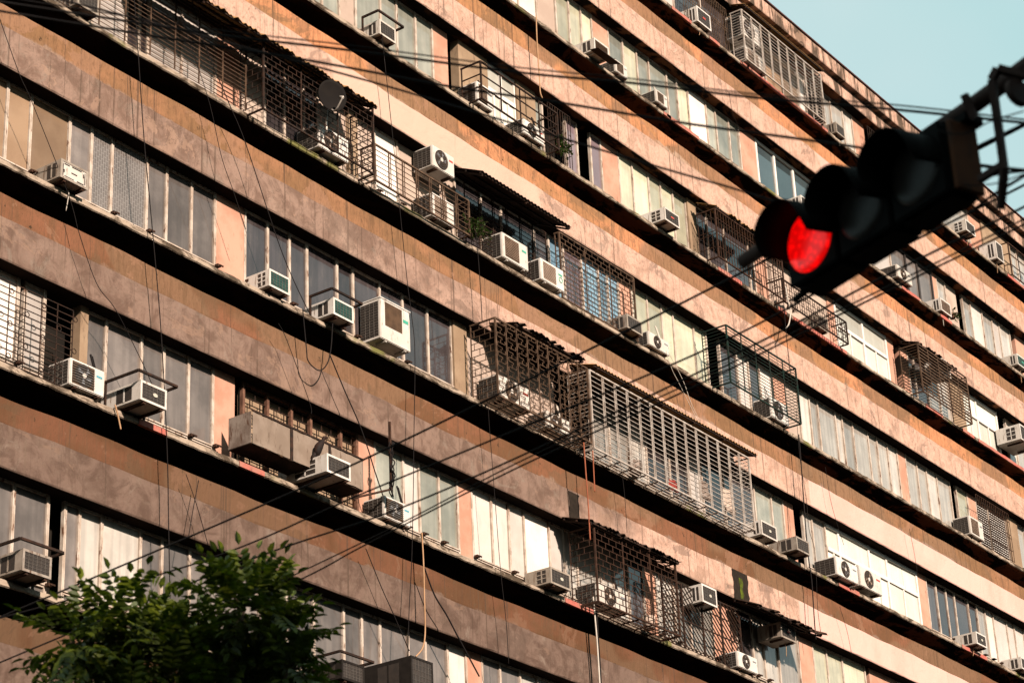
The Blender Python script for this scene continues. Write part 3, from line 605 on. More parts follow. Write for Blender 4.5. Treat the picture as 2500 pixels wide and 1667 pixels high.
WIRES = [('thick overhead cable rising right, uppermost of the rising bundle',
  [(12.309, -8.025, -6.197), (12.286, -10.697, -5.989), (12.061, -12.667, -5.939), (11.663, -14.47, -5.954), (10.958, -16.502, -6.108), (9.916, -18.487, -6.456),
   (9.103, -19.616, -6.802)],
  0.0075, 'cable_black', 'overhead cables rising to the right'),
 ('overhead cable rising right, second of the rising bundle',
  [(12.284, -8.044, -6.102), (12.312, -11.048, -6.176), (12.074, -12.907, -6.155), (11.766, -14.329, -6.214), (11.09, -16.362, -6.417), (10.401, -17.77, -6.591),
   (9.651, -18.956, -6.858), (9.21, -19.534, -7.033)],
  0.0065, 'cable_black', 'overhead cables rising to the right'),
 ('overhead cable rising right, third of the rising bundle',
  [(12.395, -7.959, -6.545), (12.309, -11.431, -6.292), (12.06, -13.24, -6.359), (11.56, -15.162, -6.429), (10.929, -16.778, -6.566), (10.438, -17.738, -6.689),
   (9.69, -18.925, -6.95), (9.246, -19.506, -7.114)],
  0.0065, 'cable_black', 'overhead cables rising to the right'),
 ('overhead cable rising right, lowest of the rising bundle',
  [(13.542, -9.135, -6.261), (13.206, -11.359, -6.137), (13.026, -12.146, -6.098), (12.509, -13.92, -6.111), (11.824, -15.652, -6.286), (11.211, -16.845, -6.461),
   (10.5, -17.974, -6.706), (9.829, -18.859, -6.967), (9.274, -19.484, -7.179)],
  0.006, 'cable_black', 'overhead cables rising to the right'),
 ('thin overhead wire running just above the lowest rising cable',
  [(13.526, -9.148, -6.197), (13.008, -12.197, -6.07), (12.499, -13.929, -6.079), (11.813, -15.662, -6.253), (11.202, -16.853, -6.435), (10.492, -17.981, -6.684),
   (9.819, -18.867, -6.944), (9.265, -19.491, -7.159)],
  0.005, 'cable_black', 'overhead cables rising to the right'),
 ('overhead cable crossing the top, upper one reaching the sky',
  [(7.388, -13.471, -4.585), (7.805, -14.304, -4.879), (8.13, -15.061, -5.167), (8.38, -15.791, -5.439), (8.639, -16.751, -5.838), (8.744, -17.349, -6.084),
   (8.822, -17.998, -6.383), (8.843, -18.708, -6.711), (8.814, -19.315, -7.022), (8.769, -19.69, -7.22)],
  0.007, 'cable_black', 'overhead cables crossing the top'),
 ('thin wire just above the upper crossing cable',
  [(7.375, -13.484, -4.556), (7.794, -14.314, -4.856), (8.119, -15.07, -5.145), (8.37, -15.8, -5.417), (8.629, -16.759, -5.816), (8.735, -17.356, -6.066),
   (8.815, -18.003, -6.369), (8.834, -18.715, -6.693), (8.809, -19.32, -7.009), (8.765, -19.694, -7.211)],
  0.004, 'cable_black', 'overhead cables crossing the top'),
 ('overhead cable crossing the top, lower one passing the traffic light',
  [(7.407, -13.454, -4.624), (7.983, -14.703, -5.099), (8.298, -15.573, -5.454), (8.53, -16.361, -5.818), (8.662, -17.003, -6.11), (8.754, -17.652, -6.43),
   (8.79, -18.274, -6.737), (8.766, -19.088, -7.173), (8.683, -19.682, -7.499)],
  0.007, 'cable_black', 'overhead cables crossing the top'),
 ('overhead cable falling steepest from the top left',
  [(8.06, -13.018, -3.947), (8.433, -14.061, -4.481), (8.753, -15.254, -5.15), (8.877, -15.93, -5.555), (8.979, -17.304, -6.442), (8.956, -17.795, -6.769),
   (8.88, -18.434, -7.229)],
  0.006, 'cable_black', 'overhead cables crossing the top'),
 ('short overhead cable in the sky rising to the right of the strap bracket',
  [(8.581, -18.792, -7.286), (8.453, -19.134, -7.289), (8.308, -19.503, -7.329), (8.11, -19.941, -7.392)], 0.01, 'cable_black', 'overhead cables rising to the right'),
 ('thin overhead wire in the sky at the right picture edge', [(8.54, -19.159, -7.372), (8.514, -19.284, -7.398), (8.49, -19.403, -7.437), (8.402, -19.79, -7.57)], 0.006,
  'cable_black', 'overhead cables rising to the right'),
 ('overhead wire in the sky level with the lower end of the strap bracket',
  [(8.312, -19.17, -7.393), (8.262, -19.36, -7.5), (8.219, -19.506, -7.586), (8.091, -19.882, -7.813)], 0.008, 'cable_black', 'overhead cables rising to the right'),
 ('overhead wire in the sky rising steeply below the strap bracket',
  [(8.586, -19.122, -7.481), (8.535, -19.244, -7.471), (8.467, -19.409, -7.473), (8.263, -19.86, -7.493)], 0.007, 'cable_black', 'overhead cables rising to the right'),
 ('thin slack wire curving under the mast arm',
  [(7.743, -19.356, -7.552), (7.747, -19.42, -7.593), (7.741, -19.493, -7.611), (7.72, -19.591, -7.609), (7.696, -19.739, -7.631)], 0.003, 'cable_black',
  'overhead cables rising to the right'),
 ('thin slack wire curving below the strap bracket', [(8.079, -19.221, -7.59), (8.058, -19.315, -7.655), (8.014, -19.455, -7.716), (7.956, -19.602, -7.75)], 0.003,
  'cable_black', 'overhead cables rising to the right'),
 ('thin cable hanging down the left third past the frosted panes',
  [(22.23, -0.3, 8.669), (22.368, -0.3, 7.598), (22.567, -0.3, 5.988), (22.792, -0.3, 4.541), (23.027, -0.3, 2.932), (23.212, -0.3, 1.054), (23.281, -0.3, -0.202),
   (23.414, -0.3, -2.613)],
  0.008, 'cable_black', 'cables hanging down the facade'),
 ('thin slanting wire at the far left edge', [(19.494, -0.28, 6.847), (19.996, -0.28, 5.99), (20.276, -0.28, 5.622), (21.049, -0.28, 4.456), (21.281, -0.28, 3.942)],
  0.006, 'cable_black', 'cables hanging down the facade'),
 ('thin slanting wire left of the frosted textured panes',
  [(21.262, -0.3, 3.928), (21.667, -0.3, 3.216), (22.081, -0.3, 2.925), (22.631, -0.3, 2.305), (22.873, -0.3, 1.991)], 0.006, 'cable_black',
  'cables hanging down the facade'),
 ('long thin wire slanting through the upper left bar grille',
  [(23.508, -0.35, 8.991), (23.831, -0.35, 8.295), (24.428, -0.35, 7.459), (24.829, -0.35, 6.897), (25.733, -0.35, 5.254), (26.419, -0.35, 4.4)], 0.008, 'cable_black',
  'cables hanging down the facade'),
 ('second slanting wire right of the upper left bar grille',
  [(23.103, -0.3, 8.963), (23.949, -0.3, 7.449), (24.302, -0.3, 6.474), (24.6, -0.3, 5.944), (24.897, -0.3, 5.385)], 0.006, 'cable_black',
  'cables hanging down the facade'),
 ('double cable sagging in a loop under the green-grilled air conditioners',
  [(26.285, -0.3, 4.478), (26.371, -0.3, 3.812), (26.41, -0.3, 3.607), (26.592, -0.3, 3.524), (26.747, -0.3, 3.555), (26.904, -0.3, 3.741), (26.992, -0.3, 4.029),
   (27.041, -0.3, 4.492)],
  0.01, 'cable_black', 'cables hanging down the facade'),
 ('dark cable slanting down from the sagging loop',
  [(26.969, -0.3, 3.888), (27.316, -0.3, 3.403), (27.686, -0.3, 2.924), (27.93, -0.3, 2.506), (28.051, -0.3, 2.253), (28.285, -0.3, 1.818)], 0.011, 'cable_black',
  'cables hanging down the facade'),
 ('thin wire slanting beside the sagging loop', [(25.689, -0.3, 4.005), (25.888, -0.3, 3.787), (26.434, -0.3, 2.895), (26.482, -0.3, 2.697)], 0.006, 'cable_black',
  'cables hanging down the facade'),
 ('vertical cable crossing the middle rows left of centre',
  [(28.508, -0.3, 11.017), (28.583, -0.3, 10.368), (28.814, -0.3, 8.472), (28.964, -0.3, 7.095), (29.096, -0.3, 5.998), (29.189, -0.3, 5.423), (29.251, -0.3, 4.679),
   (29.147, -0.3, 2.933), (29.103, -0.3, 2.128), (29.009, -0.3, 0.873), (28.894, -0.3, -0.142), (28.811, -0.3, -1.462)],
  0.007, 'cable_black', 'cables hanging down the facade'),
 ('vertical cable reaching the corner of the zigzag-pattern cage', [(31.181, -0.3, 7.903), (31.232, -0.3, 7.491), (31.267, -0.3, 6.842), (31.282, -0.3, 6.06)], 0.008,
  'cable_black', 'cables hanging down the facade'),
 ('vertical cable right of the zigzag cage shadow',
  [(31.355, -0.3, 4.667), (31.369, -0.3, 4.115), (31.409, -0.3, 3.421), (31.459, -0.3, 2.507), (31.528, -0.3, 1.389), (31.632, -0.3, 0.448), (31.652, -0.3, -0.278)],
  0.006, 'cable_black', 'cables hanging down the facade'),
 ('vertical wire above the dark brick-pattern cage', [(35.579, -0.3, 5.074), (35.673, -0.3, 4.634), (35.742, -0.3, 3.979), (35.741, -0.3, 3.228)], 0.006, 'cable_black',
  'cables hanging down the facade'),
 ('pair wire slanting below the small condenser with hose, left', [(37.709, -0.3, 7.732), (37.881, -0.3, 7.377), (38.159, -0.3, 7.103), (38.998, -0.3, 6.277)], 0.006,
  'cable_white', 'cables hanging down the facade'),
 ('pair wire slanting below the small condenser with hose, right', [(37.801, -0.3, 7.717), (38.304, -0.3, 7.244), (38.59, -0.3, 6.787), (39.152, -0.3, 6.234)], 0.006,
  'cable_white', 'cables hanging down the facade'),
 ('tan hose hanging from the upper ledge bracket',
  [(33.597, -0.3, 13.729), (33.578, -0.3, 13.137), (33.593, -0.3, 12.282), (33.594, -0.3, 11.95), (33.656, -0.3, 11.837)], 0.014, 'cable_tan',
  'cables hanging down the facade'),
 ('tan hose looping down to the big black boxed air conditioner',
  [(29.309, -0.3, 1.457), (29.33, -0.3, 0.922), (29.329, -0.3, 0.387), (29.323, -0.3, -0.248), (29.245, -0.3, -0.545), (29.053, -0.3, -0.741)], 0.013, 'cable_tan',
  'cables hanging down the facade'),
 ('short tan hose end under the scroll-grille condenser', [(22.224, -0.2, 1.493), (22.289, -0.2, 1.34), (22.354, -0.2, 1.149)], 0.013, 'cable_tan',
  'cables hanging down the facade'),
 ('orange cable hanging in front of the dark awning, longer one', [(33.952, -0.6, 4.442), (33.963, -0.6, 3.872), (33.98, -0.6, 3.228), (33.976, -0.6, 2.524)], 0.014,
  'cable_red', 'cables hanging down the facade'),
 ('orange cable hanging beside the zigzag cage, shorter one', [(34.322, -0.55, 4.405), (34.312, -0.55, 3.907), (34.306, -0.55, 3.579)], 0.012, 'cable_red',
  'cables hanging down the facade'),
 ('white pipe dropping from the dark brick-pattern cage', [(34.423, -0.3, 1.63), (34.441, -0.3, 1.281), (34.466, -0.3, 0.742), (34.471, -0.3, -0.102)], 0.016,
  'cable_white', 'cables hanging down the facade'),
 ('thick black cable beside the white pipe', [(34.535, -0.28, 1.387), (34.532, -0.28, 0.839), (34.538, -0.28, 0.376), (34.535, -0.28, -0.16)], 0.022, 'cable_black',
  'cables hanging down the facade'),
 ('pale hose curling from the hexagon railing',
  [(43.032, -0.42, 11.141), (43.081, -0.42, 10.797), (43.15, -0.42, 10.564), (43.009, -0.42, 10.205), (42.824, -0.42, 10.007)], 0.016, 'cable_white',
  'cables hanging down the facade'),
 ('cable falling from the hexagon railing past the green cage', [(42.91, -0.4, 10.895), (42.869, -0.4, 10.059), (42.867, -0.4, 9.451), (42.866, -0.4, 8.848)], 0.009,
  'cable_black', 'cables hanging down the facade'),
 ('long dark drop cable tangled by the black box air conditioner',
  [(43.173, -0.3, 7.589), (43.151, -0.3, 6.996), (43.091, -0.3, 6.013), (43.051, -0.3, 5.241), (43.049, -0.3, 4.583), (43.086, -0.3, 4.127), (43.027, -0.3, 3.283),
   (43.008, -0.3, 2.823)],
  0.014, 'cable_black', 'cables hanging down the facade'),
 ('thin companion wire of the tangled drop cable',
  [(43.117, -0.33, 8.155), (43.055, -0.33, 7.055), (43.158, -0.33, 6.072), (43.146, -0.33, 5.354), (43.316, -0.33, 4.834), (43.177, -0.33, 3.588),
   (43.203, -0.33, 2.999)],
  0.006, 'cable_black', 'cables hanging down the facade'),
 ('thin slanting wire at the lower left over the orange render', [(23.671, -0.25, 0.837), (23.909, -0.25, 0.42), (24.168, -0.25, -0.138)], 0.006, 'cable_black',
  'cables hanging down the facade'),
 ('thin wire crossing the other way at the lower left', [(23.945, -0.25, 0.821), (23.84, -0.25, 0.349), (23.746, -0.25, -0.138)], 0.006, 'cable_black',
  'cables hanging down the facade'),
 ('thin slanting wire below the fan condenser by the sheet-metal box', [(27.874, -0.25, 0.808), (28.247, -0.25, 0.265), (28.552, -0.25, -0.123), (28.959, -0.25, -0.669)],
  0.008, 'cable_black', 'cables hanging down the facade'),
 ('thick double cable slanting towards the bottom edge',
  [(29.349, -0.3, 0.855), (29.598, -0.3, 0.455), (29.919, -0.3, 0.178), (30.241, -0.3, -0.151), (30.781, -0.3, -0.688)], 0.014, 'cable_black',
  'cables hanging down the facade'),
 ('thin wire falling across the blue reflecting window row', [(41.629, -0.2, 15.707), (41.724, -0.2, 15.148), (42.046, -0.2, 14.856)], 0.005, 'cable_black',
  'cables hanging down the facade'),
 ('thin wire at right falling past the peeling pink paint', [(44.496, -0.2, 7.233), (44.606, -0.2, 6.377), (44.995, -0.2, 5.509)], 0.005, 'cable_black',
  'cables hanging down the facade'),
 ('thin wire down the right-hand pink band', [(48.529, -0.2, 6.877), (48.637, -0.2, 6.288), (48.681, -0.2, 5.788)], 0.005, 'cable_black',
  'cables hanging down the facade'),
 ('thin wire crossing the lower right orange render', [(44.475, -0.2, 3.939), (44.704, -0.2, 3.43), (44.814, -0.2, 2.896)], 0.005, 'cable_black',
  'cables hanging down the facade')]
LOBES = [((11.345, -10.867, -6.969), 0.22, 32), ((11.662, -10.929, -6.739), 0.232, 41), ((11.97, -10.8, -6.918), 0.415, 92), ((12.488, -10.971, -6.932), 0.464, 101),
 ((12.191, -11.682, -6.719), 0.268, 69), ((12.516, -11.593, -6.872), 0.268, 64), ((12.761, -11.539, -6.771), 0.146, 27), ((12.415, -11.917, -7.151), 0.146, 23),
 ((12.096, -11.101, -7.354), 0.561, 114), ((12.643, -11.403, -7.178), 0.366, 69), ((12.026, -10.419, -7.106), 0.317, 59),
 ((11.669, -10.849, -7.930000000000001), 0.8, 70), ((12.769, -11.149, -7.83), 0.8, 70), ((12.169, -10.549, -8.13), 0.8, 70), ((12.269, -11.549, -8.43), 0.8, 70)]
TREE_AT = (12.169, -11.049)
TREE_TOP = -6.930000000000001

# ================================================================ ground
XA, XB = 13.0, 68.0
bm = BM(); quad(bm, ((-1500, -1500, GROUND), (1500, -1500, GROUND), (1500, 1500, GROUND), (-1500, 1500, GROUND)))
struct(obj('ground', bm, 'asphalt'))
bm = BM(); box(bm, -60, 160, -4.0, 0.0, GROUND, GROUND + 0.14)
struct(obj('pavement', bm, 'pavement'))
bm = BM(); box(bm, -60, 160, -4.18, -4.004, GROUND, GROUND + 0.135)
struct(obj('kerb', bm, 'pavement'))
bm = BM()
for i in range(-10, 40):
    quad(bm, ((i * 4, -11.06, GROUND + 0.004), (i * 4 + 2, -11.06, GROUND + 0.004), (i * 4 + 2, -10.94, GROUND + 0.004), (i * 4, -10.94, GROUND + 0.004)))
struct(obj('road_marking', bm, 'road_line'))

# ================================================================ block added out of view behind the camera, to shade road, signal and tree
OB = empty('added_shade_block', (-10, -52, GROUND)); tag(OB, 'plain tall block added unseen behind the viewer to shade the street', 'building')
bm = BM(); box(bm, -70, 45, -60, -45, GROUND + .002, 10.6); obj('wall', bm, 'beige_pillar', OB)
bm = BM(); box(bm, -70.2, 45.2, -60.2, -44.8, 10.603, 10.9); obj('roof', bm, 'roof_sheet', OB)
_w = None
for s_ in range(7):
    for i_ in range(28):
        if _w is None:
            bm = BM(); box(bm, -1.1, 1.1, -.05, .06, 0, 1.4); me_ = bpy.data.meshes.new('window'); bm.to_mesh(me_); bm.free(); me_.materials.append(MAT['pane_dark']); _w = me_
        o_ = bpy.data.objects.new('window', _w); COL.objects.link(o_); o_.parent = OB
        o_.location = Vector((-67 + i_ * 4.05, -45, GROUND + 2.2 + s_ * 3.2)) - OB.location

# ================================================================ the building
B = empty('apartment_building', (XA, 0, GROUND))
tag(B, 'long old apartment block with orange and grey plaster bands and rows of windows', 'building')
bm = BM(); box(bm, XA + .02, XB - .02, 0.62, 12, GROUND + .005, 6 * H + 0.5)
obj('interior_wall', bm, 'interior_dark', B)

def strip(name, k, y, z0, z1, mat, yb=0.20, dx=0.25, jit=0.0, jb=0.0):
    """long slab with a lightly wavering front face (old hand-trowelled plaster)"""
    bm = BM(); n = int((XB - XA) / dx); rows = []
    rnd = random.Random(k * 31 + int(z0 * 10)); ph = rnd.uniform(0, 9)
    wav = lambda x: .010 * math.sin(x * .9 + ph) + .008 * math.sin(x * 2.3 + ph * 2) + .005 * math.sin(x * 5.1)
    zs = [z0, z0 + 0.015, (z0 + z1) / 2, z1]
    for i in range(n + 1):
        x = XA + (XB - XA) * i / n
        j = [rnd.uniform(-jit, jit) for _ in zs]
        rows.append([bm.verts.new((x, yb, z0 - (.04 if name == 'render_band' else 0))), bm.verts.new((x, y + 0.012 , z0 + rnd.uniform(0, jb) - (.04 if name == 'render_band' else 0)))] +
                    [bm.verts.new((x, y + jj, z + (rnd.uniform(-jb, jb) if q == 0 else 0) + (0.0 if q else 0.01) + (wav(x) if q == 2 else 0))) for q, (z, jj) in enumerate(zip(zs[1:], j[1:]))] +
                    [bm.verts.new((x, yb, z1))])
    for a, b in zip(rows, rows[1:]):
        for q in range(len(a) - 1):
            bm.faces.new((a[q], b[q], b[q + 1], a[q + 1]))
    bm.faces.new(rows[0]); bm.faces.new(rows[-1][::-1])
    return obj(name, bm, mat, B)

for k in range(-4, 7):
    z = H * k
    kk = max(k, -1)
    top = 1.03 if k < 6 else 0.62
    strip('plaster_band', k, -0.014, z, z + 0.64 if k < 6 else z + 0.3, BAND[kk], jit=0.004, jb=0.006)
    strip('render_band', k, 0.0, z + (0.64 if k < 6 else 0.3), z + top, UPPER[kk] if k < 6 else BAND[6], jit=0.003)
    bm = BM(); box(bm, XA + .01, XB - .01, 0.0, 0.42, z - 0.006, z + 0.05); obj('lintel_shade_strip', bm, 'lintel_shade' if k < 4 else 'soffit', B)  # dark strip laid under the lintel to stand in for its shade
    if k == 6: continue
    # ledge: sloped soffit + chipped front edge
    rnd = random.Random(100 + k)
    bm = BM(); bs = BM(); n = int((XB - XA) / 0.14); A = []; S = []
    chip = 0.0
    for i in range(n + 1):
        x = XA + (XB - XA) * i / n
        if rnd.random() < 0.06: chip = rnd.uniform(0.0, 0.03)
        chip *= 0.75
        w1, w2, w3 = (rnd.uniform(-.006, .006) for _ in range(3))
        yf = -0.150 + chip * 0.9 + w1
        zb = z + 1.372 + chip * 1.3 + w2
        zt = z + 1.470 - chip * 0.6 + w3
        A.append([bm.verts.new(p) for p in ((x, yf + .02, zb - .004), (x, yf, zb + .012), (x, yf + .002, zt - .012), (x, yf + .018, zt), (x, 0.40, z + 1.475))])
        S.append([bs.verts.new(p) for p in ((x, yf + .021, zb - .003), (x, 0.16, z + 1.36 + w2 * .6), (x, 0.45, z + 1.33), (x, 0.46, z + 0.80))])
    for a, b in zip(A, A[1:]):
        for q in range(4): bm.faces.new((a[q], b[q], b[q + 1], a[q + 1]))
    for a, b in zip(S, S[1:]):
        for q in range(3): bs.faces.new((a[q], b[q], b[q + 1], a[q + 1]))
    lo = obj('ledge', bm, 'ledge', B)
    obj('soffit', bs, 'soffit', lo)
# blank infill of the storeys under the picture
for k in range(-4, -1):
    bm = BM(); box(bm, XA + .03, XB - .03, 0.10, 0.3, H * k + 1.46, H * (k + 1) + .01)
    obj('wall_panel', bm, 'pane_light', B)
bm = BM(); box(bm, XA, XB, 0.0, 0.5, GROUND + .003, H * -4 - .003)
obj('ground_floor_wall', bm, UPPER[-1], B)
# end walls
for x in (XA, XB):
    bm = BM(); box(bm, x - .2, x + .2, 0.03, 12, GROUND + .002, 6 * H + .6)
    obj('end_wall', bm, BAND[1], B)
# cornice and roof edge
strip('cornice', 60, -0.16, 6 * H + 0.40, 6 * H + 0.80, BAND[6], yb=0.3, jit=0.004, jb=0.004)
bm = BM(); box(bm, XA - .1, XB + .1, -0.20, 12.2, 6 * H + 0.803, 6 * H + 0.84)
obj('roof', bm, 'roof_sheet', B)
# red painted stretches of ledge edge
for (k, x0, x1) in RED_EDGE:
    bm = BM(); n = max(2, int((x1 - x0) / .2)); R = []
    rnd = random.Random(int(x0 * 10))
    for i in range(n + 1):
        x = x0 + (x1 - x0) * i / n; zc = H * k
        R.append([bm.verts.new(p) for p in ((x, -0.12, zc + 1.366 + rnd.uniform(-.004, .006)), (x, -0.164, zc + 1.368 + rnd.uniform(-.006, .008)), (x, -0.164, zc + 1.462 + rnd.uniform(-.016, .004)), (x, -0.13, zc + 1.48))])
    for a, b in zip(R, R[1:]):
        for q in range(3): bm.faces.new((a[q], b[q], b[q + 1], a[q + 1]))
    o = obj('painted_edge', bm, 'red_paint', B); o['label'] = 'red painted stretch of ledge edge'
# black soot and moss runs below pipe outlets
for (k, x, w, m, z0, z1) in STAINS:
    bm = BM(); rnd = random.Random(int(x * 7)); L = []; n = 9
    for i in range(n + 1):
        zz = z0 + (z1 - z0) * i / n
        L.append((bm.verts.new((x - w / 2 + rnd.uniform(-.03, .03), -0.0225 if m == 'soot' else -0.0265, H * k + zz)), bm.verts.new((x + w / 2 + rnd.uniform(-.03, .03), -0.0225 if m == 'soot' else -0.0265, H * k + zz))))
    for a, b in zip(L, L[1:]): bm.faces.new((a[0], a[1], b[1], b[0]))
    obj('stain_crust', bm, m, B)

WY = 0.155       # how far the window line sits behind the frame offsets below
def wsh(bm): bmesh.ops.translate(bm, verts=bm.verts, vec=(0, WY, 0)); return bm
PANE = dict(x='pane_frosted', X='pane_block', g='pane_green', c='pane_cream', l='pane_light', w='pane_white', t='pane_tan', d='pane_dark', v='pane_purple', u='pane_blue', W='pane_blind', U='pane_sky', D='pane_frosted')
PANEL = dict(p='pink_panel', P='pink_panel', b='beige_pillar', B='pale_wall')
_pm = {}
def pane_obj(x0, x1, z0, z1, mat, parent, y=0.07):
    key = (round(x1 - x0, 2), round(z1 - z0, 2), mat)
    if key not in _pm:
        bm = BM(); box(bm, -(x1 - x0) / 2, (x1 - x0) / 2, -0.004, 0.004, -(z1 - z0) / 2, (z1 - z0) / 2)
        me = bpy.data.meshes.new('pane'); bmesh.ops.recalc_face_normals(bm, faces=bm.faces); bm.to_mesh(me); bm.free(); me.materials.append(MAT[mat]); _pm[key] = me
    o = bpy.data.objects.new('pane', _pm[key]); COL.objects.link(o); o.parent = parent
    org = B.location
    o.location = Vector(((x0 + x1) / 2, y, (z0 + z1) / 2)) - org
    o.rotation_euler = (random.uniform(-.006, .006), 0, random.uniform(-.012, .012))
    return o
def post(bm, x, w, y0, y1, z0, z1): box(bm, x - w / 2, x + w / 2, y0, y1, z0, z1)

def window(bays, s, skip=False):
    """bays: list of (x0, x1, type) side by side; one frame mesh, a pane object per light"""
    zb, zt = H * (s - 1) + 1.478, H * s + 0.03
    first = bays[0][2]
    style = 'white' if first in 'WU' else 'dark' if first == 'D' else 'rust' if first in 'G' else 'old'
    bm = BM(); xs = [bays[0][0]] + [b[1] for b in bays]
    wide = first in 'WUD'
    rnd = random.Random(int(xs[0] * 100) + s)
    ztr = zb + (0.95 if first == 'W' else 0.27)
    transom = first == 'W' or (first in 'xXtgwlcd' and (s <= 2 or rnd.random() < .35))
    for i, x in enumerate(xs):
        if i == 0 and skip: continue
        if wide: post(bm, x, 0.075, 0.085, 0.165, zb, zt)
        else:
            # pair of angle irons with a gap
            post(bm, x - 0.017, 0.024, 0.090, 0.155, zb, zt); post(bm, x + 0.017, 0.024, 0.096, 0.155, zb, zt)
    x0, x1 = xs[0] + (.04 if skip else .0), xs[-1]
    box(bm, x0, x1, 0.10, 0.154, zt - 0.075, zt - 0.001); box(bm, x0, x1, 0.10, 0.154, zb, zb + 0.03)
    if wide: box(bm, x0, x1, 0.082, 0.16, zt - 0.14, zt - 0.08)
    if transom:
        if first == 'W': box(bm, x0, x1, 0.080, 0.159, ztr, ztr + 0.09)
        else:
            box(bm, x0, x1, 0.072, 0.156, ztr, ztr + 0.022)
            box(bm, x0, x1, 0.088, 0.152, ztr - 0.03, ztr - 0.012)
    f = obj('window', wsh(bm), {'white': 'white_frame', 'dark': 'dark_frame', 'rust': 'rust_frame', 'old': 'old_frame'}[style], B)
    if transom and not wide:
        for x in xs:
            if rnd.random() < 0.6:
                bn = BM(); box(bn, x - .03, x + .045, -0.0, 0.071, ztr - 0.02, ztr + 0.025); box(bn, x + .0, x + .085, -0.02, -0.001, ztr - 0.008, ztr + 0.016)
                o = obj('hinge_stub', wsh(bn), 'iron_rust', f)
    for (a, b, t) in bays:
        m = PANE.get(t)
        wpd = 0.04 if wide else 0.03
        def pn(z0, z1):
            o = pane_obj(a + wpd, b - wpd, z0, z1, m, B, 0.126 + WY + rnd.uniform(-.004, .004))
            o.parent = f; o.location = o.location  # same origin as the frame
        if t == 'S':
            bl = BM(); nsl = 22
            for i in range(nsl):
                zz = zb + .05 + (zt - zb - .15) * i / nsl
                v = [(a + .03, .11, zz), (b - .03, .11, zz), (b - .03, .145, zz + .05), (a + .03, .145, zz + .05)]
                quad(bl, v)
            obj('shutter_slats', wsh(bl), 'white_frame', f)
        elif t == 'G':
            bl = BM()
            rows = int((zt - zb) / .16)
            for i in range(rows):
                zz = zb + .1 + i * .16; bar(bl, (a + .03, .13, zz), (b - .03, .13, zz), .014)
                c = a + .06 + (i % 2) * .12
                while c < b - .05: bar(bl, (c, .13, zz), (c, .13, zz + .16), .014); c += .24
            obj('window_grille', wsh(bl), 'iron_black', f)
            bl = BM(); box(bl, a, b, .22, .23, zb, zt - .1); obj('back_panel', wsh(bl), 'beige_pillar', f)
        elif transom:
            pn(zb + .032, ztr - .034 if not wide else ztr - .002); pn(ztr + (.024 if not wide else .092), zt - (.078 if not wide else .142))
            if first == 'W':
                bl = BM(); xm = (a + b) / 2; post(bl, xm, .05, .09, .15, zb + .03, ztr - .002); obj('sash_stile', wsh(bl), 'white_frame', f)
        else:
            pn(zb + .032, zt - (.078 if not wide else .142))
    return f

for s in range(0, 7):
    seq = BAYS[s]
    full = []
    for i, (x, t) in enumerate(seq):
        xe = seq[i + 1][0] if i + 1 < len(seq) else None
        if i == 0:
            xx = x
            lim = xe
            first_vis = lim - 2.4
            while xx < lim - .01:
                st = 2.0 if xx < first_vis - 2.0 else 0.6
                e = min(xx + st, lim)
                if lim - e < .3: e = lim
                full.append((xx, e, t)); xx = e
        elif xe is None:
            pat = 'llplllllpgggggp'; xx = x; q = 0
            full.append((xx, xx + .6, t)); xx += .6
            while xx < XB - .3:
                w = .55 if xx < 62 else 1.5
                e = min(xx + w, XB - .2); full.append((xx, e, pat[q % len(pat)])); q += 1; xx = e
        else: full.append((x, xe, t))
    cur = []; last_end = -99.0
    def flush():
        global cur, last_end
        if cur:
            window(cur, s, abs(last_end - cur[0][0]) < .005); last_end = cur[-1][1]
        cur = []
    zb, zt = H * (s - 1) + 1.474, H * s + .02
    for (a, b, t) in full:
        if t in PANEL:
            flush()
            bm = BM(); y = 0.10 if t in 'pP' else (0.05 if t == 'b' else 0.13)
            box(bm, a, b, y, 0.24, zb, zt); obj('wall_panel', wsh(bm), PANEL[t], B)
        elif t == 'k':
            flush()
        else:
            if cur and (('W' in cur[0][2]) != (t == 'W') or ('U' in cur[0][2]) != (t == 'U') or (cur[0][2] == 'D') != (t == 'D') or (cur[0][2] == 'G') != (t == 'G') or len(cur) >= 6): flush()
            cur.append((a, b, t))
    flush()
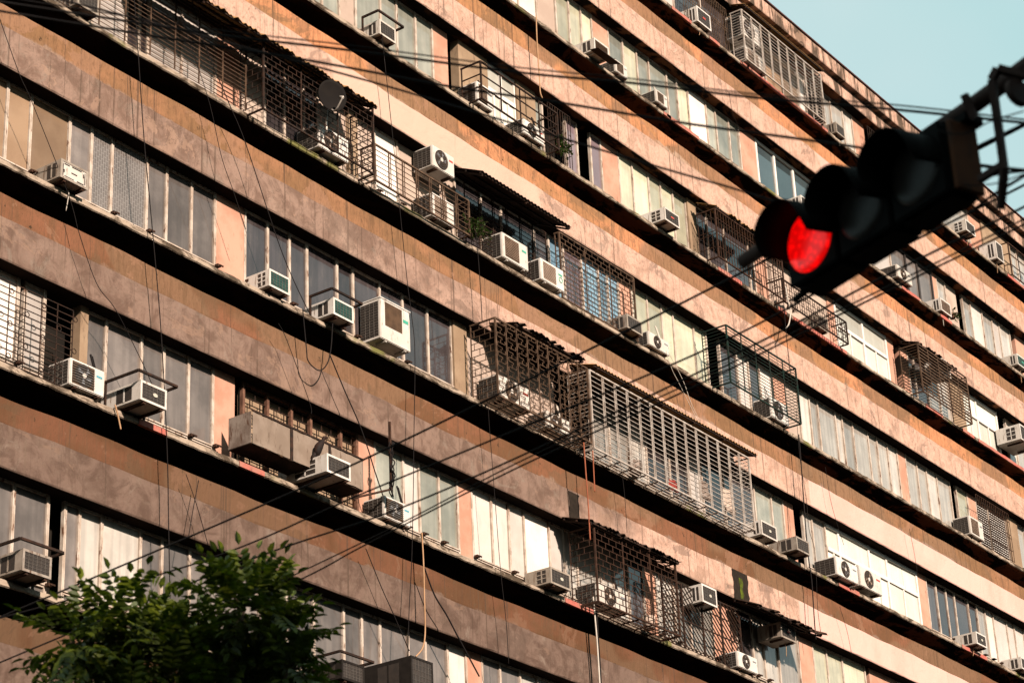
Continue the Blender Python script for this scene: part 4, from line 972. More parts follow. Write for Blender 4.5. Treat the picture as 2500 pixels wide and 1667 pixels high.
# ================================================================ air conditioners
def ac_unit(label, kind, X, zb, w, h, dp, opts=''):
    name = 'window_air_conditioner' if kind.startswith('win') else 'air_conditioner_condenser'
    R = empty(name, (X, 0, zb))
    tag(R, label, 'air conditioner', 'air conditioners along the facade')
    yf, yb = -dp, 0.22
    x0, x1, z0, z1 = X, X + w, zb, zb + h
    case = {'win_black': 'ac_black', 'win_dirty': 'ac_dirty'}.get(kind, 'ac_white')
    if 'D' in opts: case = 'ac_dirty'
    bm = BM(); box(bm, x0, x1, yf + .012, yb, z0, z1)
    bmesh.ops.bevel(bm, geom=[e for e in bm.edges], offset=0.012, segments=2, affect='EDGES')
    obj('casing', bm, case, R)
    seed = int(X * 100); rnd = random.Random(seed)
    if kind.startswith('win'):
        # front: raised frame, recessed grille
        fr = 0.035
        bm = BM()
        box(bm, x0, x1, yf, yf + .02, z1 - fr, z1); box(bm, x0, x1, yf, yf + .02, z0, z0 + fr)
        box(bm, x0, x0 + fr, yf + .0005, yf + .02, z0 + fr, z1 - fr); box(bm, x1 - fr, x1, yf + .0005, yf + .02, z0 + fr, z1 - fr)
        obj('front_frame', bm, case, R)
        g = {'win_green': 'ac_green', 'win_white': 'ac_white', 'win_tan': 'ac_tan', 'win_lou': 'ac_tan', 'win_white2': 'ac_dark'}.get(kind, 'ac_dark')
        bm = BM(); box(bm, x0 + fr, x1 - fr, yf + .008, yf + .0115, z0 + fr, z1 - fr); gp = obj('front_grille', bm, g, R)
        bm = BM()
        if kind in ('win_lou', 'win_tan', 'win_white2'):
            n = 12
            for i in range(1, n): zz = z0 + fr + (h - 2 * fr) * i / n; bar(bm, (x0 + fr, yf + .005, zz), (x1 - fr, yf + .005, zz), .008)
            bmat = 'ac_brown' if kind != 'win_white2' else 'ac_bar'
        elif kind == 'win_white':
            bmat = 'ac_dark'
            for (u0, u1, v0, v1) in ((.02, .05, .05, .9), (.08, .3, .86, .93), (.4, .8, .88, .95), (.93, .96, .1, .9), (.1, .5, .06, .1), (.62, .9, .05, .12), (.38, .62, .45, .52), (.06, .1, .3, .5), (.86, .9, .55, .8)):
                box(bm, x0 + fr + (w - 2 * fr) * u0, x0 + fr + (w - 2 * fr) * u1, yf + .003, yf + .006, z0 + fr + (h - 2 * fr) * v0, z0 + fr + (h - 2 * fr) * v1)
        else:
            nx, nz = 6, 5
            for i in range(1, nx): xx = x0 + fr + (w - 2 * fr) * i / nx; bar(bm, (xx, yf + .005, z0 + fr), (xx, yf + .005, z1 - fr), .0045)
            for i in range(1, nz): zz = z0 + fr + (h - 2 * fr) * i / nz; bar(bm, (x0 + fr, yf + .004, zz), (x1 - fr, yf + .004, zz), .004)
            bmat = 'ac_bar'
        obj('grille_bars', bm, bmat, gp)
        if 'o' in opts or 'r' in opts or 'g' in opts:
            bm = BM()
            if 'o' in opts: disc(bm, (x0 + w * .56, yf + .001, z0 + h * .5), (0, -1, 0), .03, 14, .004, 1.6)
            else: box(bm, x0 + w * .42, x0 + w * .62, yf - .001, yf + .004, z0 + h * .46, z0 + h * .56)
            obj('badge', bm, 'badge_pale' if 'o' in opts else 'badge_red' if 'r' in opts else 'badge_green', R)
        # side louvre openings
        bm = BM(); bb = BM()
        d = dp
        ya, yc = yf + d * .30, yf + d * .82
        box(bm, x0 - .003, x0 + .002, ya, yc, z0 + h * .14, z1 - h * .14)
        sv = obj('side_vent', bm, 'ac_dark', R)
        box(bb, x0 - .008, x0 + .001, (ya + yc) / 2 - .012, (ya + yc) / 2 + .012, z0 + h * .13, z1 - h * .13)
        if 'h' in opts:
            for q in (.38, .62): box(bb, x0 - .0085, x0 + .0015, ya, yc, z0 + h * q - .008, z0 + h * q + .008)
        obj('vent_divider', bb, case, sv)
    else:
        # fan / coil side
        fan_c = (x0 + w * .40, yf + .010, z0 + h * .5); fr_ = min(h * .43, w * .30)
        if 'fan' in kind:
            bm = BM(); disc(bm, (fan_c[0], yf + .012, fan_c[2]), (0, -1, 0), fr_, 28, .006)
            fo = obj('fan_opening', bm, 'ac_dark' if 'bars' not in kind else 'ac_dark', R)
            if 'bars' in kind:
                bm = BM(); box(bm, x0 + w * .06, x0 + w * .70, yf + .0095, yf + .0115, z0 + h * .08, z1 - h * .08); obj('coil_panel', bm, 'ac_brown', R)
            bm = BM()
            for q in range(4):
                an = q * math.pi / 2 + rnd.random()
                c0 = Vector((fan_c[0], yf + .004, fan_c[2])); r = fr_ * .85
                p = [c0 + Vector((math.cos(an + o) * rr, 0, math.sin(an + o) * rr)) for o, rr in ((0, r * .2), (.5, r * .9), (.95, r), (.7, r * .22))]
                quad(bm, p)
            obj('fan_blades', bm, 'ac_tan' if rnd.random() < .4 else 'badge_grey', fo)
            bm = BM(); disc(bm, (fan_c[0], yf + .002, fan_c[2]), (0, -1, 0), fr_ * .22, 16, .006); obj('fan_hub', bm, case, fo)
            bm = BM()
            if 'bars' in kind:
                for i in range(1, 9): zz = z0 + h * (.08 + .84 * i / 9); bar(bm, (x0 + w * .06, yf - .004, zz), (x0 + w * .70, yf - .004, zz), .007)
            else:
                for rr in (.98, .72, .48):
                    pts = [Vector((fan_c[0] + math.cos(a) * fr_ * rr, yf - .004, fan_c[2] + math.sin(a) * fr_ * rr)) for a in [2 * math.pi * q / 24 for q in range(25)]]
                    tube(bm, pts, .004, 4)
                for q in range(12):
                    a = 2 * math.pi * q / 12; bar(bm, (fan_c[0] + math.cos(a) * fr_ * .2, yf - .004, fan_c[2] + math.sin(a) * fr_ * .2), (fan_c[0] + math.cos(a) * fr_, yf - .004, fan_c[2] + math.sin(a) * fr_), .004)
            obj('fan_guard', bm, 'ac_bar' if 'bars' in kind else 'ac_brown', fo)
        elif kind == 'split_big':
            bm = BM(); box(bm, x0 + w * .15, x0 + w * .72, yf + .008, yf + .0115, z0 + h * .36, z1 - h * .05); obj('coil_grille', bm, 'ac_brown', R)
            bm = BM(); box(bm, x0 - .008, x1 + .008, yf + .004, yb, z1 - .001, z1 + .018); obj('lid', bm, case, R)
        else:
            m = 'ac_brown' if kind == 'split_brown' else 'ac_tan'
            bm = BM(); box(bm, x0 + w * .10, x0 + w * .64, yf + .008, yf + .0115, z0 + h * .10, z1 - h * .10); cg = obj('coil_grille', bm, m, R)
            bm = BM()
            for i in range(1, 12): zz = z0 + h * (.10 + .8 * i / 12); bar(bm, (x0 + w * .1, yf + .004, zz), (x0 + w * .64, yf + .004, zz), .006)
            obj('grille_bars', bm, 'ac_brown' if kind != 'split_brown' else 'ac_tan', cg)
        # stickers on the plain right part
        bm = BM(); box(bm, x0 + w * .76, x0 + w * .93, yf + .007, yf + .0115, z0 + h * .66, z0 + h * .74)
        obj('badge', bm, 'badge_green' if 'g' in opts else 'badge_red' if 'r' in opts else 'badge_blue' if 'b' in opts else 'badge_grey', R)
        if 'g' in opts and kind == 'split_lou':
            bm = BM()
            pts = [Vector((x0 + w * .85 + math.cos(a) * .055, yf + .008, z0 + h * .48 + math.sin(a) * .055)) for a in [2 * math.pi * q / 20 for q in range(21)]]
            tube(bm, pts, .009, 4); obj('round_sticker', bm, 'badge_green', R)
        # left fins
        bm = BM(); box(bm, x0 - .003, x0 + .002, yf + .06, yb - .02, z0 + h * .07, z1 - h * .07); sv = obj('side_coil', bm, 'ac_dark', R)
        bm = BM()
        n = int(h / .055)
        for i in range(1, n): zz = z0 + h * (.07 + .86 * i / n); bar(bm, (x0 - .006, yf + .06, zz), (x0 - .006, yb - .02, zz), .007)
        for i in (1, 2, 3): yy = yf + .06 + (yb - .08 - yf) * i / 4; bar(bm, (x0 - .006, yy, z0 + h * .07), (x0 - .006, yy, z1 - h * .07), .006)
        obj('side_bars', bm, 'ac_bar', sv)
    if not kind.startswith('win') and 'N' not in opts:
        bm = BM(); q = rnd.uniform(.05, .14); zz = z0 + h * .3
        pts = [(x1 - .01, -.02, zz), (x1 + q, -.05, zz + .05), (x1 + q + .03, .02, zz + .25), (x1 + q - .02, .12, zz + .55 + rnd.uniform(0, .2))]
        tube(bm, smooth_pts(pts, 5), .016, 6); tube(bm, smooth_pts([(p[0] + .03, p[1] - .01, p[2] - .02) for p in pts], 5), .009, 5)
        obj('refrigerant_pipe', bm, 'cable_black' if rnd.random() < .6 else 'cable_white', R)
    if kind.startswith('win') and rnd.random() < .5:
        bm = BM(); xx = x0 + w * rnd.uniform(.2, .8); pts = [(xx, yf * .5, z0), (xx + .01, yf * .55, z0 - .1), (xx + rnd.uniform(-.04, .04), yf * .5, z0 - rnd.uniform(.2, .45))]
        tube(bm, smooth_pts(pts, 4), .007, 5); obj('drain_hose', bm, 'cable_white' if rnd.random() < .5 else 'cable_tan', R)
    # feet / tray
    for q in (.15, .8):
        bm = BM(); box(bm, x0 + w * q, x0 + w * q + .05, yf + .02, 0.0, z0 - .035, z0 - .001)
        obj('mounting_foot', bm, 'galv' if 'F' in opts else 'iron_rust', R)
    if 'T' in opts:
        bm = BM(); e = .13
        pts = [(x0 - e, -0.0, z1 + .08), (x0 - e, yf - .08, z1 + .08), (x1 + e, yf - .08, z1 + .08), (x1 + e, 0.0, z1 + .08)]
        for a, b in zip(pts, pts[1:]): bar(bm, a, b, .035)
        bar(bm, (x0 - e, -.01, z1 + .08), (x0 - e, -.01, z0), .03); bar(bm, (x1 + e, -.01, z1 + .08), (x1 + e, -.01, z0), .03)
        obj('bracket_frame', bm, 'iron_black', R)
    if 'A' in opts:
        bm = BM(); v = [(x0 - .1, yf + .05, z0 - .02), (x1 + .1, yf + .05, z0 - .02), (x1 + .14, yf - .18, z0 - .08), (x0 - .14, yf - .18, z0 - .08)]
        quad(bm, v); quad(bm, [(p[0], p[1], p[2] - .015) for p in v]); 
        for a, b in zip(v, v[1:] + v[:1]): quad(bm, [a, b, (b[0], b[1], b[2] - .015), (a[0], a[1], a[2] - .015)])
        obj('drip_tray', bm, 'iron_black', R)
    return R
for a in ACS: ac_unit(*a)

# ================================================================ grilles and cages
def seg_pattern(pat, W, Hh, rnd):
    """2D bar layout on a W x Hh panel: list of (u0,v0,u1,v1,thickness)"""
    L = []
    if pat in ('hbars', 'hbars2'):
        sp = .075 if pat == 'hbars' else .095; n = int(Hh / sp)
        for i in range(n + 1): v = Hh * i / n; L.append((0, v, W, v, .012))
        m = max(1, round(W / (.55 if pat == 'hbars' else .42)))
        for i in range(m + 1):
            u = W * i / m; L.append((u, 0, u, Hh, .022))
            if pat == 'hbars2' and 0 < i < m: L.append((u + .055, 0, u + .055, Hh, .014))
    elif pat in ('brick', 'brickfine'):
        sp = .125 if pat == 'brick' else .105; n = max(2, round(Hh / sp)); st = .24 if pat == 'brick' else .21
        for i in range(n + 1): v = Hh * i / n; L.append((0, v, W, v, .013))
        for i in range(n):
            u = st * (.5 if i % 2 else 1.0)
            while u < W - .02: L.append((u, Hh * i / n, u, Hh * (i + 1) / n, .012)); u += st
        m = max(1, round(W / 1.0))
        for i in range(m + 1): u = W * i / m; L.append((u, 0, u, Hh, .022))
    elif pat == 'zig':
        m = max(1, round(W / .34)); cw = W / m
        for i in range(m + 1): L.append((i * cw, 0, i * cw, Hh, .022))
        n = max(2, round(Hh / .20)); ch = Hh / n
        for i in range(m):
            for j in range(n):
                u, v = i * cw, j * ch
                a, b2, c = u + cw * .16, u + cw * .58, u + cw * .86
                L += [(a, v + ch * .2, b2, v + ch * .2, .012), (a, v + ch * .2, a, v + ch * .62, .012), (a, v + ch * .62, c, v + ch * .62, .012),
                      (c, v + ch * .62, c, v + ch * 1.0, .012), (b2, v + ch * .2, b2, v, .012), (u, v + ch * .45, a, v + ch * .45, .012), (c, v + ch * .8, u + cw, v + ch * .8, .012), (u + cw * .45, v + ch * .62, u + cw * .45, v + ch * .98, .012)]
    elif pat == 'vbars':
        m = round(W / .115)
        for i in range(m + 1): u = W * i / m; L.append((u, 0, u, Hh, .014))
        for q in (0, .22, .48, .55, .82, 1.0): L.append((0, Hh * q, W, Hh * q, .014))
    elif pat == 'hex':
        m = round(W / .11); n = max(3, round(Hh / .24))
        for i in range(m + 1):
            u = W * i / m; L.append((u, 0, u, Hh, .012))
        for j in range(n + 1): L.append((0, Hh * j / n, W, Hh * j / n, .010))
        for i in range(m):
            for j in range(n):
                if (i + j) % 2 or rnd.random() < .35:
                    u, v, a, c = W * i / m, Hh * j / n, W / m, Hh / n
                    L += [(u, v + c * .25, u + a * .5, v, .010), (u + a * .5, v, u + a, v + c * .25, .010), (u + a * .5, v + c * .5, u + a, v + c * .25, .010), (u, v + c * .25, u + a * .5, v + c * .5, .010)]
    elif pat == 'circ':
        m = round(W / .085)
        for i in range(m + 1): u = W * i / m; L.append((u, 0, u, Hh, .013))
        for q in (0, .48, .54, 1.0): L.append((0, Hh * q, W, Hh * q, .014))
        for i in range(m):
            for j in range(4):
                if (i + j * 2) % 3 == 0:
                    u, v, a = W * (i + .5) / m, Hh * (.12 + .24 * j), W / m * .55
                    for k in range(8):
                        a0, a1 = k * math.pi / 4, (k + 1) * math.pi / 4
                        L.append((u + a * math.cos(a0), v + a * 1.4 * math.sin(a0), u + a * math.cos(a1), v + a * 1.4 * math.sin(a1), .010))
    elif pat == 'scroll':
        n = round(Hh / .105)
        for i in range(n + 1): v = Hh * i / n; L.append((0, v, W, v, .014))
        m = max(1, round(W / .30))
        for i in range(m + 1):
            u = W * i / m; L.append((u, 0, u, Hh, .014))
            for j in range(5):
                if (i + j) % 2 == 0:
                    v = Hh * (.1 + .2 * j)
                    for k in range(8):
                        a0, a1 = k * math.pi / 4, (k + 1) * math.pi / 4
                        L.append((u + .045 + .04 * math.cos(a0), v + .04 * math.sin(a0), u + .045 + .04 * math.cos(a1), v + .04 * math.sin(a1), .011))
    elif pat == 'diag':
        c = -Hh * 1.2
        while c < W:
            # lines falling to the right
            u0, v0, u1, v1 = c, Hh, c + Hh * 1.2, 0
            if u0 < 0: v0 -= (0 - u0) / 1.2; u0 = 0
            if u1 > W: v1 += (u1 - W) / 1.2; u1 = W
            if u1 > u0: L.append((u0, v0, u1, v1, .020))
            c += .15
        m = max(1, round(W / .7))
        for i in range(m + 1): u = W * i / m; L.append((u, 0, u, Hh, .04))
        for q in (0, .45, 1.0): L.append((0, Hh * q, W, Hh * q, .025))
    elif pat == 'open':
        m = max(1, round(W / .62))
        for i in range(m + 1): u = W * i / m; L.append((u, 0, u, Hh, .026))
        for q in (0, .33, .66, 1.0): L.append((0, Hh * q, W, Hh * q, .024))
    elif pat == 'slat':
        n = round(Hh / .09)
        for i in range(n + 1): v = Hh * i / n; L.append((0, v, W, v, .030))
        m = max(1, round(W / .6))
        for i in range(m + 1): u = W * i / m; L.append((u, 0, u, Hh, .02))
    return L
def cage(label, name, s, x0, x1, z0, z1, dep, pat, mat, sides=True, base=False, tr=True, group='window cages and grilles'):
    zr = H * (s - 1)
    R = empty(name, (x0, 0, zr + z0)); tag(R, label, 'window cage' if sides else 'window grille', group)
    rnd = random.Random(int(x0 * 10)); Hh, W = z1 - z0, x1 - x0
    bm = BM()
    for (u0, v0, u1, v1, t) in seg_pattern(pat, W, Hh, rnd):
        bar(bm, (x0 + u0, -dep, zr + z0 + v0), (x0 + u1, -dep, zr + z0 + v1), t * .85)
    obj('front_grille', bm, mat, R)
    if sides:
        for x in (x0, x1):
            bm = BM(); hi = 0.0 if dep < .16 else 0
            for (u0, v0, u1, v1, t) in seg_pattern('brick' if pat in ('zig', 'brick', 'brickfine') else 'hbars' if pat in ('hbars', 'hbars2', 'slat') else pat, dep, Hh, rnd):
                bar(bm, (x, -dep + u0, zr + z0 + v0), (x, -dep + u1, zr + z0 + v1), t * .85)
            obj('side_grille', bm, mat, R)
        bm = BM()
        for z in (zr + z0, zr + z1):
            bar(bm, (x0, -dep, z), (x1, -dep, z), .03); bar(bm, (x0, -dep, z), (x0, .02, z), .028); bar(bm, (x1, -dep, z), (x1, .02, z), .028)
        for x in (x0, x1): bar(bm, (x, -dep, zr + z0), (x, -dep, zr + z1), .032)
        obj('cage_frame', bm, mat, R)
    if base:
        bm = BM(); n = int(W / .09)
        for i in range(5): y = -dep + (dep - .16) * i / 4; bar(bm, (x0, y, zr + z0 - .012), (x1, y, zr + z0 - .012), .016)
        for i in range(0, n + 1, 5): x = x0 + W * i / n; bar(bm, (x, -dep, zr + z0 - .02), (x, 0, zr + z0 - .02), .022)
        obj('base_grille', bm, mat, R)
    return R
for c in CAGES: cage(*c[0], **c[1])

# ================================================================ corrugated awnings
def awning(label, s, x0, x1, zf, zb_, dep, mat, ragged=0.0, frame='iron_black', pitch=.11, group='corrugated awnings over the windows'):
    zr = H * (s - 1)
    R = empty('corrugated_awning', (x0, 0, zr + zf)); tag(R, label, 'awning', group)
    rnd = random.Random(int(x0 * 17)); bm = BM()
    n = int((x1 - x0) / pitch) * 6; rows = []
    rag = 0
    for i in range(n + 1):
        x = x0 + (x1 - x0) * i / n
        wv = .016 * math.sin(2 * math.pi * i / 6)
        if i % 6 == 0: rag = rnd.uniform(-ragged, ragged)
        yf = -dep + rag; t = 1 + rag / dep
        rows.append([bm.verts.new((x, yf, zr + zb_ + (zf - zb_) * (1 - rag / dep * .5) + wv)), bm.verts.new((x, yf / 2, zr + (zf + zb_) / 2 + wv + rnd.uniform(-1, 1) * ragged * .1)), bm.verts.new((x, 0.01, zr + zb_ + wv))])
    for a, b in zip(rows, rows[1:]):
        for q in (0, 1): f = bm.faces.new((a[q], b[q], b[q + 1], a[q + 1])); f.smooth = True
    o = obj('roof_sheet', bm, mat, R)
    md = o.modifiers.new('thick', 'SOLIDIFY'); md.thickness = 0.006
    bm = BM()
    for q in (.93, .5, .08): bar(bm, (x0, -dep * q, zr + zb_ + (zf - zb_) * q - .035), (x1, -dep * q, zr + zb_ + (zf - zb_) * q - .035), .03)
    m = max(1, round((x1 - x0) / 1.2))
    for i in range(m + 1):
        x = x0 + (x1 - x0) * (.02 + .96 * i / m); bar(bm, (x, -dep * .95, zr + zf - .05), (x, 0, zr + zb_ - .05), .03)
    obj('awning_frame', bm, frame, R)
    return R
for a in AWNINGS: awning(*a[0], **a[1])
# ================================================================ sheet-metal box hung under a window
zr = 0.0
PX0, PX1, PZ0, PZ1, PD = 24.89, 27.60, 1.67, 2.19, 0.45
R = empty('sheet_metal_box', (PX0, 0, PZ0)); tag(R, 'long grey sheet-metal balcony box hung in front of the barred windows', 'balcony box')
edges = [PX0, PX0 + .93, PX0 + 1.85, PX1]
for a, b in zip(edges, edges[1:]):
    bm = BM(); n = 8; V = []
    rnd = random.Random(int(a * 9))
    for i in range(n + 1):
        x = a + .02 + (b - a - .04) * i / n; dy = rnd.uniform(-.006, .006)
        V.append((bm.verts.new((x, -PD + dy, PZ0 + rnd.uniform(-.012, .012))), bm.verts.new((x, -PD + dy, PZ1 + rnd.uniform(-.008, .008)))))
    for p, q in zip(V, V[1:]): bm.faces.new((p[0], q[0], q[1], p[1]))
    o = obj('front_sheet', bm, 'sheet_grey', R); md = o.modifiers.new('t', 'SOLIDIFY'); md.thickness = .004
for x in (PX0, PX1):
    bm = BM(); box(bm, x - .004, x + .004, -PD + .01, .02, PZ0, PZ1); obj('side_sheet', bm, 'sheet_zinc', R)
bm = BM(); box(bm, PX0, PX1, -PD + .02, .02, PZ0 - .012, PZ0 - .002); obj('bottom_sheet', bm, 'sheet_rust', R)
bm = BM()
for x in edges[1:3]: box(bm, x - .03, x + .03, -PD - .012, -PD + .02, PZ0 - .03, PZ1 + .02)
bar(bm, (PX0, -PD - .006, PZ1 + .012), (PX1, -PD - .006, PZ1 + .012), .022)
obj('batten', bm, 'iron_black', R)
bm = BM(); bar(bm, (PX1 + .75, -.42, 1.9), (PX1 + .75, -.42, 3.12), .035); bar(bm, (PX1 + .75, -.42, 1.92), (PX1 + .2, -.05, 1.7), .03)
R2 = empty('cable_post', (PX1 + .75, -.42, 1.5)); tag(R2, 'thin rusty upright post with knotted cables beside the sheet-metal box', 'post')
obj('post', bm, 'iron_rust', R2)
bm = BM(); rnd = random.Random(4)
for q in range(5):
    pts = [(PX1 + .75 + rnd.uniform(-.05, .05), -.44 + rnd.uniform(-.05, .05), 2.75 - i * .12) for i in range(9)]
    tube(bm, smooth_pts(pts, 3), .011, 5)
obj('cable_bundle', bm, 'cable_black', R2)

# ================================================================ perched bird
bx, by, bz = BIRD
R = empty('perched_bird', (bx, by, bz)); tag(R, 'dark bird perched on the dark-grilled air conditioner under the sheet-metal box', 'bird')
sk = [((0, 0, .02), .02), ((-.02, -.02, .10), .062), ((.0, -.03, .19), .072), ((.045, -.05, .27), .05), ((.075, -.06, .325), .028), ((.09, -.068, .365), .034), ((.12, -.085, .375), .022), ((.15, -.1, .37), .006)]
bm = BM(); tube(bm, smooth_pts([(bx + p[0], by + p[1], bz + p[2]) for p, r in sk], 3), [x for i in range(len(sk) - 1) for x in [sk[i][1] + (sk[i + 1][1] - sk[i][1]) * k / 3 for k in range(3)]] + [sk[-1][1]], 10)
tube(bm, [(bx - .02, by, bz + .10), (bx - .07, by + .02, bz + .03), (bx - .11, by + .03, bz - .06)], [.05, .035, .012], 8)
bmesh.ops.scale(bm, vec=(1, 1, 1), verts=bm.verts)
obj('body', bm, 'bird_black', R, smooth=True)

# ================================================================ satellite dish
dx, dy, dz = DISH
R = empty('satellite_dish', (dx, dy, dz)); tag(R, 'dark satellite dish with faint red lettering under the tan awning', 'satellite dish')
nrm = Vector((-.36, -.92, -.08)).normalized()
up = Vector((0, 0, 1)); sx = up.cross(nrm).normalized(); sy = nrm.cross(sx)
bm = BM(); rings = []
for j in range(7):
    r = .295 * j / 6; dpth = .06 * (j / 6) ** 2
    rings.append([bm.verts.new(Vector((dx, dy, dz)) + sx * math.cos(a) * r * .93 + sy * math.sin(a) * r + nrm * dpth) for a in [2 * math.pi * k / 28 for k in range(28)]] if j else [bm.verts.new((dx, dy, dz))])
for k in range(28): bm.faces.new((rings[0][0], rings[1][k], rings[1][(k + 1) % 28]))
for a, b in zip(rings[1:], rings[2:]):
    for k in range(28): bm.faces.new((a[k], b[k], b[(k + 1) % 28], a[(k + 1) % 28]))
o = obj('reflector', bm, 'dish_grey', R, smooth=True); md = o.modifiers.new('t', 'SOLIDIFY'); md.thickness = .008
P0 = Vector((dx, dy, dz))
bm = BM()
lnb = P0 + nrm * .36 - sy * .12 + sx * .05
tube(bm, smooth_pts([P0 - sy * .26 + nrm * .05, P0 - sy * .33 + nrm * .2, lnb], 4), .016, 6)
tube(bm, [lnb - nrm * .02 - sy * .02, lnb - nrm * .12 + sy * .03], .028, 8)
obj('feed_arm', bm, 'galv', R)
bm = BM(); tube(bm, smooth_pts([P0 - nrm * .03, P0 - nrm * .12 - sy * .2, Vector((dx + .05, -.48, dz - .62))], 4), .02, 6); obj('mount_pole', bm, 'galv', R)
bm = BM()   # faint lettering: a dark block and slanted red strokes
def onD(u, v): 
    u *= .75; v *= .75; r2 = (u * u + v * v) / (.295 ** 2); return P0 + sx * u + sy * v + nrm * (.06 * r2 + .006)
for i, (u0, u1) in enumerate(((-.20, -.165), (-.155, -.12), (-.11, -.075))):
    quad(bm, [onD(u0, .06), onD(u1, .06), onD(u1 + .01, .10), onD(u0 + .01, .10)])
obj('lettering', bm, 'ac_black', R)
bm = BM()
def stroke(pts, w=.012):
    for a, b in zip(pts, pts[1:]):
        d = Vector((b[0] - a[0], b[1] - a[1])); d.normalize(); nx, ny = -d.y * w / 2, d.x * w / 2
        quad(bm, [onD(a[0] + nx, a[1] + ny), onD(b[0] + nx, b[1] + ny), onD(b[0] - nx, b[1] - ny), onD(a[0] - nx, a[1] - ny)])
stroke([(.0, .15), (-.05, .155), (-.055, .12), (-.01, .105), (-.015, .075), (-.06, .07)])
stroke([(.02, .07), (.02, .16)]); stroke([(.065, .16), (.025, .11), (.065, .07)])
stroke([(.085, .155), (.105, .115), (.13, .16)]); stroke([(.105, .115), (.095, .065)])
obj('red_lettering', bm, 'badge_red', R)

# ================================================================ laundry and small cloths
def cloth(label, x, y, z, w, h, mat):
    bm = BM(); V = []; rnd = random.Random(int(x * 50))
    for i in range(9):
        u = i / 8; yy = y + .03 * math.sin(u * 9)
        V.append([bm.verts.new((x + w * u, yy * (1 - .0 * q) + .015 * q * math.sin(u * 14 + q), z - h * q / 4 + rnd.uniform(-.01, .01))) for q in range(5)])
    for a, b in zip(V, V[1:]):
        for q in range(4): bm.faces.new((a[q], b[q], b[q + 1], a[q + 1]))
    o = obj('hanging_cloth', bm, mat, None, loc=(x, y, z - h), smooth=True)
    md = o.modifiers.new('t', 'SOLIDIFY'); md.thickness = .004
    return tag(o, label, 'cloth')
cloth('teal cloth hanging behind the dark grille beside the traffic light', 50.0, -.02, 16.9, .45, .55, 'cloth_teal')
cloth('dark red cloth hanging inside the long white bar cage', 37.75, -.12, 4.98, .32, .22, 'cloth_red')

cloth('grey cloth hanging in the right half of the long white bar cage', 38.9, -.15, 5.3, .35, .4, 'sheet_zinc')
cloth('white cloth drying at the right end of the long white bar cage', 39.75, -.2, 5.35, .4, .5, 'pale_wall')
cloth('pale cloth hanging behind the hexagon-pattern railing', 43.6, -.1, 11.5, .5, .55, 'pale_wall')
def bucket(label, x, y, z, r, hh, mat):
    R = empty('bucket', (x, y, z)); tag(R, label, 'bucket')
    bm = BM(); tube(bm, [(x, y, z), (x, y, z + hh)], [r * .8, r], 14); obj('body', bm, mat, R)
    bm = BM(); tube(bm, [(x + math.cos(a) * r, y, z + hh + math.sin(a) * r * .8) for a in [math.pi * i / 8 for i in range(9)]], .006, 5); obj('handle', bm, 'iron_black', R)
bucket('grey bucket standing in the left part of the long white bar cage', 36.2, -.3, 4.55, .14, .26, 'sheet_zinc')
bucket('pale bucket standing in the dark brick-pattern cage with base grille', 36.3, -.3, 1.45, .13, .24, 'pale_wall')

# ================================================================ ledge plants
def leafmesh(bm, p, d, up, L, w):
    d = d.normalized(); s = d.cross(up)
    if s.length < 1e-3: s = Vector((1, 0, 0))
    s.normalize(); n = s.cross(d).normalized()
    a = p; b = p + d * L
    m1 = p + d * L * .35; m2 = p + d * L * .72
    va, vb = bm.verts.new(a), bm.verts.new(b - n * L * .12)
    c1, c2 = bm.verts.new(m1 - n * w * .1), bm.verts.new(m2 - n * w * .16)
    l1, l2 = bm.verts.new(m1 + s * w * .5 + n * w * .12), bm.verts.new(m2 + s * w * .38 + n * w * .05)
    r1, r2 = bm.verts.new(m1 - s * w * .5 + n * w * .12), bm.verts.new(m2 - s * w * .38 + n * w * .05)
    for f in ((va, l1, c1), (l1, l2, c2, c1), (l2, vb, c2), (va, c1, r1), (c1, c2, r2, r1), (c2, vb, r2)): bm.faces.new(f)
def ledge_plant(label, x, y, z, w, n, seed):
    rnd = random.Random(seed); R = empty('ledge_plant', (x, y, z)); tag(R, label, 'plant', 'plants growing on the ledges')
    bm = BM(); bl = BM()
    for i in range(n):
        a = rnd.uniform(0, 2 * math.pi); r = rnd.random() ** .5 * w
        tip = Vector((x + math.cos(a) * r, y - abs(math.sin(a)) * r * .8, z + rnd.uniform(-.22, .36) * (1 - r / w * .4)))
        bas = Vector((x + rnd.uniform(-.05, .05), y + rnd.uniform(0, .05), z))
        mid = (tip + bas) / 2 + Vector((0, 0, .1))
        pts = smooth_pts([bas, mid, tip], 3); tube(bm, pts, .005, 4)
        for q in range(7):
            p = pts[min(len(pts) - 1, 1 + q % (len(pts) - 1))]
            d = Vector((rnd.uniform(-1, 1), rnd.uniform(-1, .5), rnd.uniform(-.6, .8)))
            leafmesh(bl, p, d, Vector((0, 0, 1)), rnd.uniform(.06, .11), rnd.uniform(.03, .05))
    obj('stems', bm, 'bark', R); obj('leaves', bl, 'leaf_pot', R)
    bm = BM(); tube(bm, [(x, y + .05, z - .01), (x, y + .05, z + .13)], [.07, .09], 10); obj('pot', bm, 'rust_frame', R)
for a in PLANTS: ledge_plant(*a)

# ================================================================ overhead and hanging cables
def cable(label, pts, r, mat, group, sub=8):
    P = smooth_pts(pts, sub); bm = BM(); tube(bm, P, r, 6)
    mn = min(P, key=lambda p: p.z)
    o = obj('cable', bm, mat, None, loc=tuple(mn)); return tag(o, label, 'cable', group)
for c in WIRES: cable(*c)
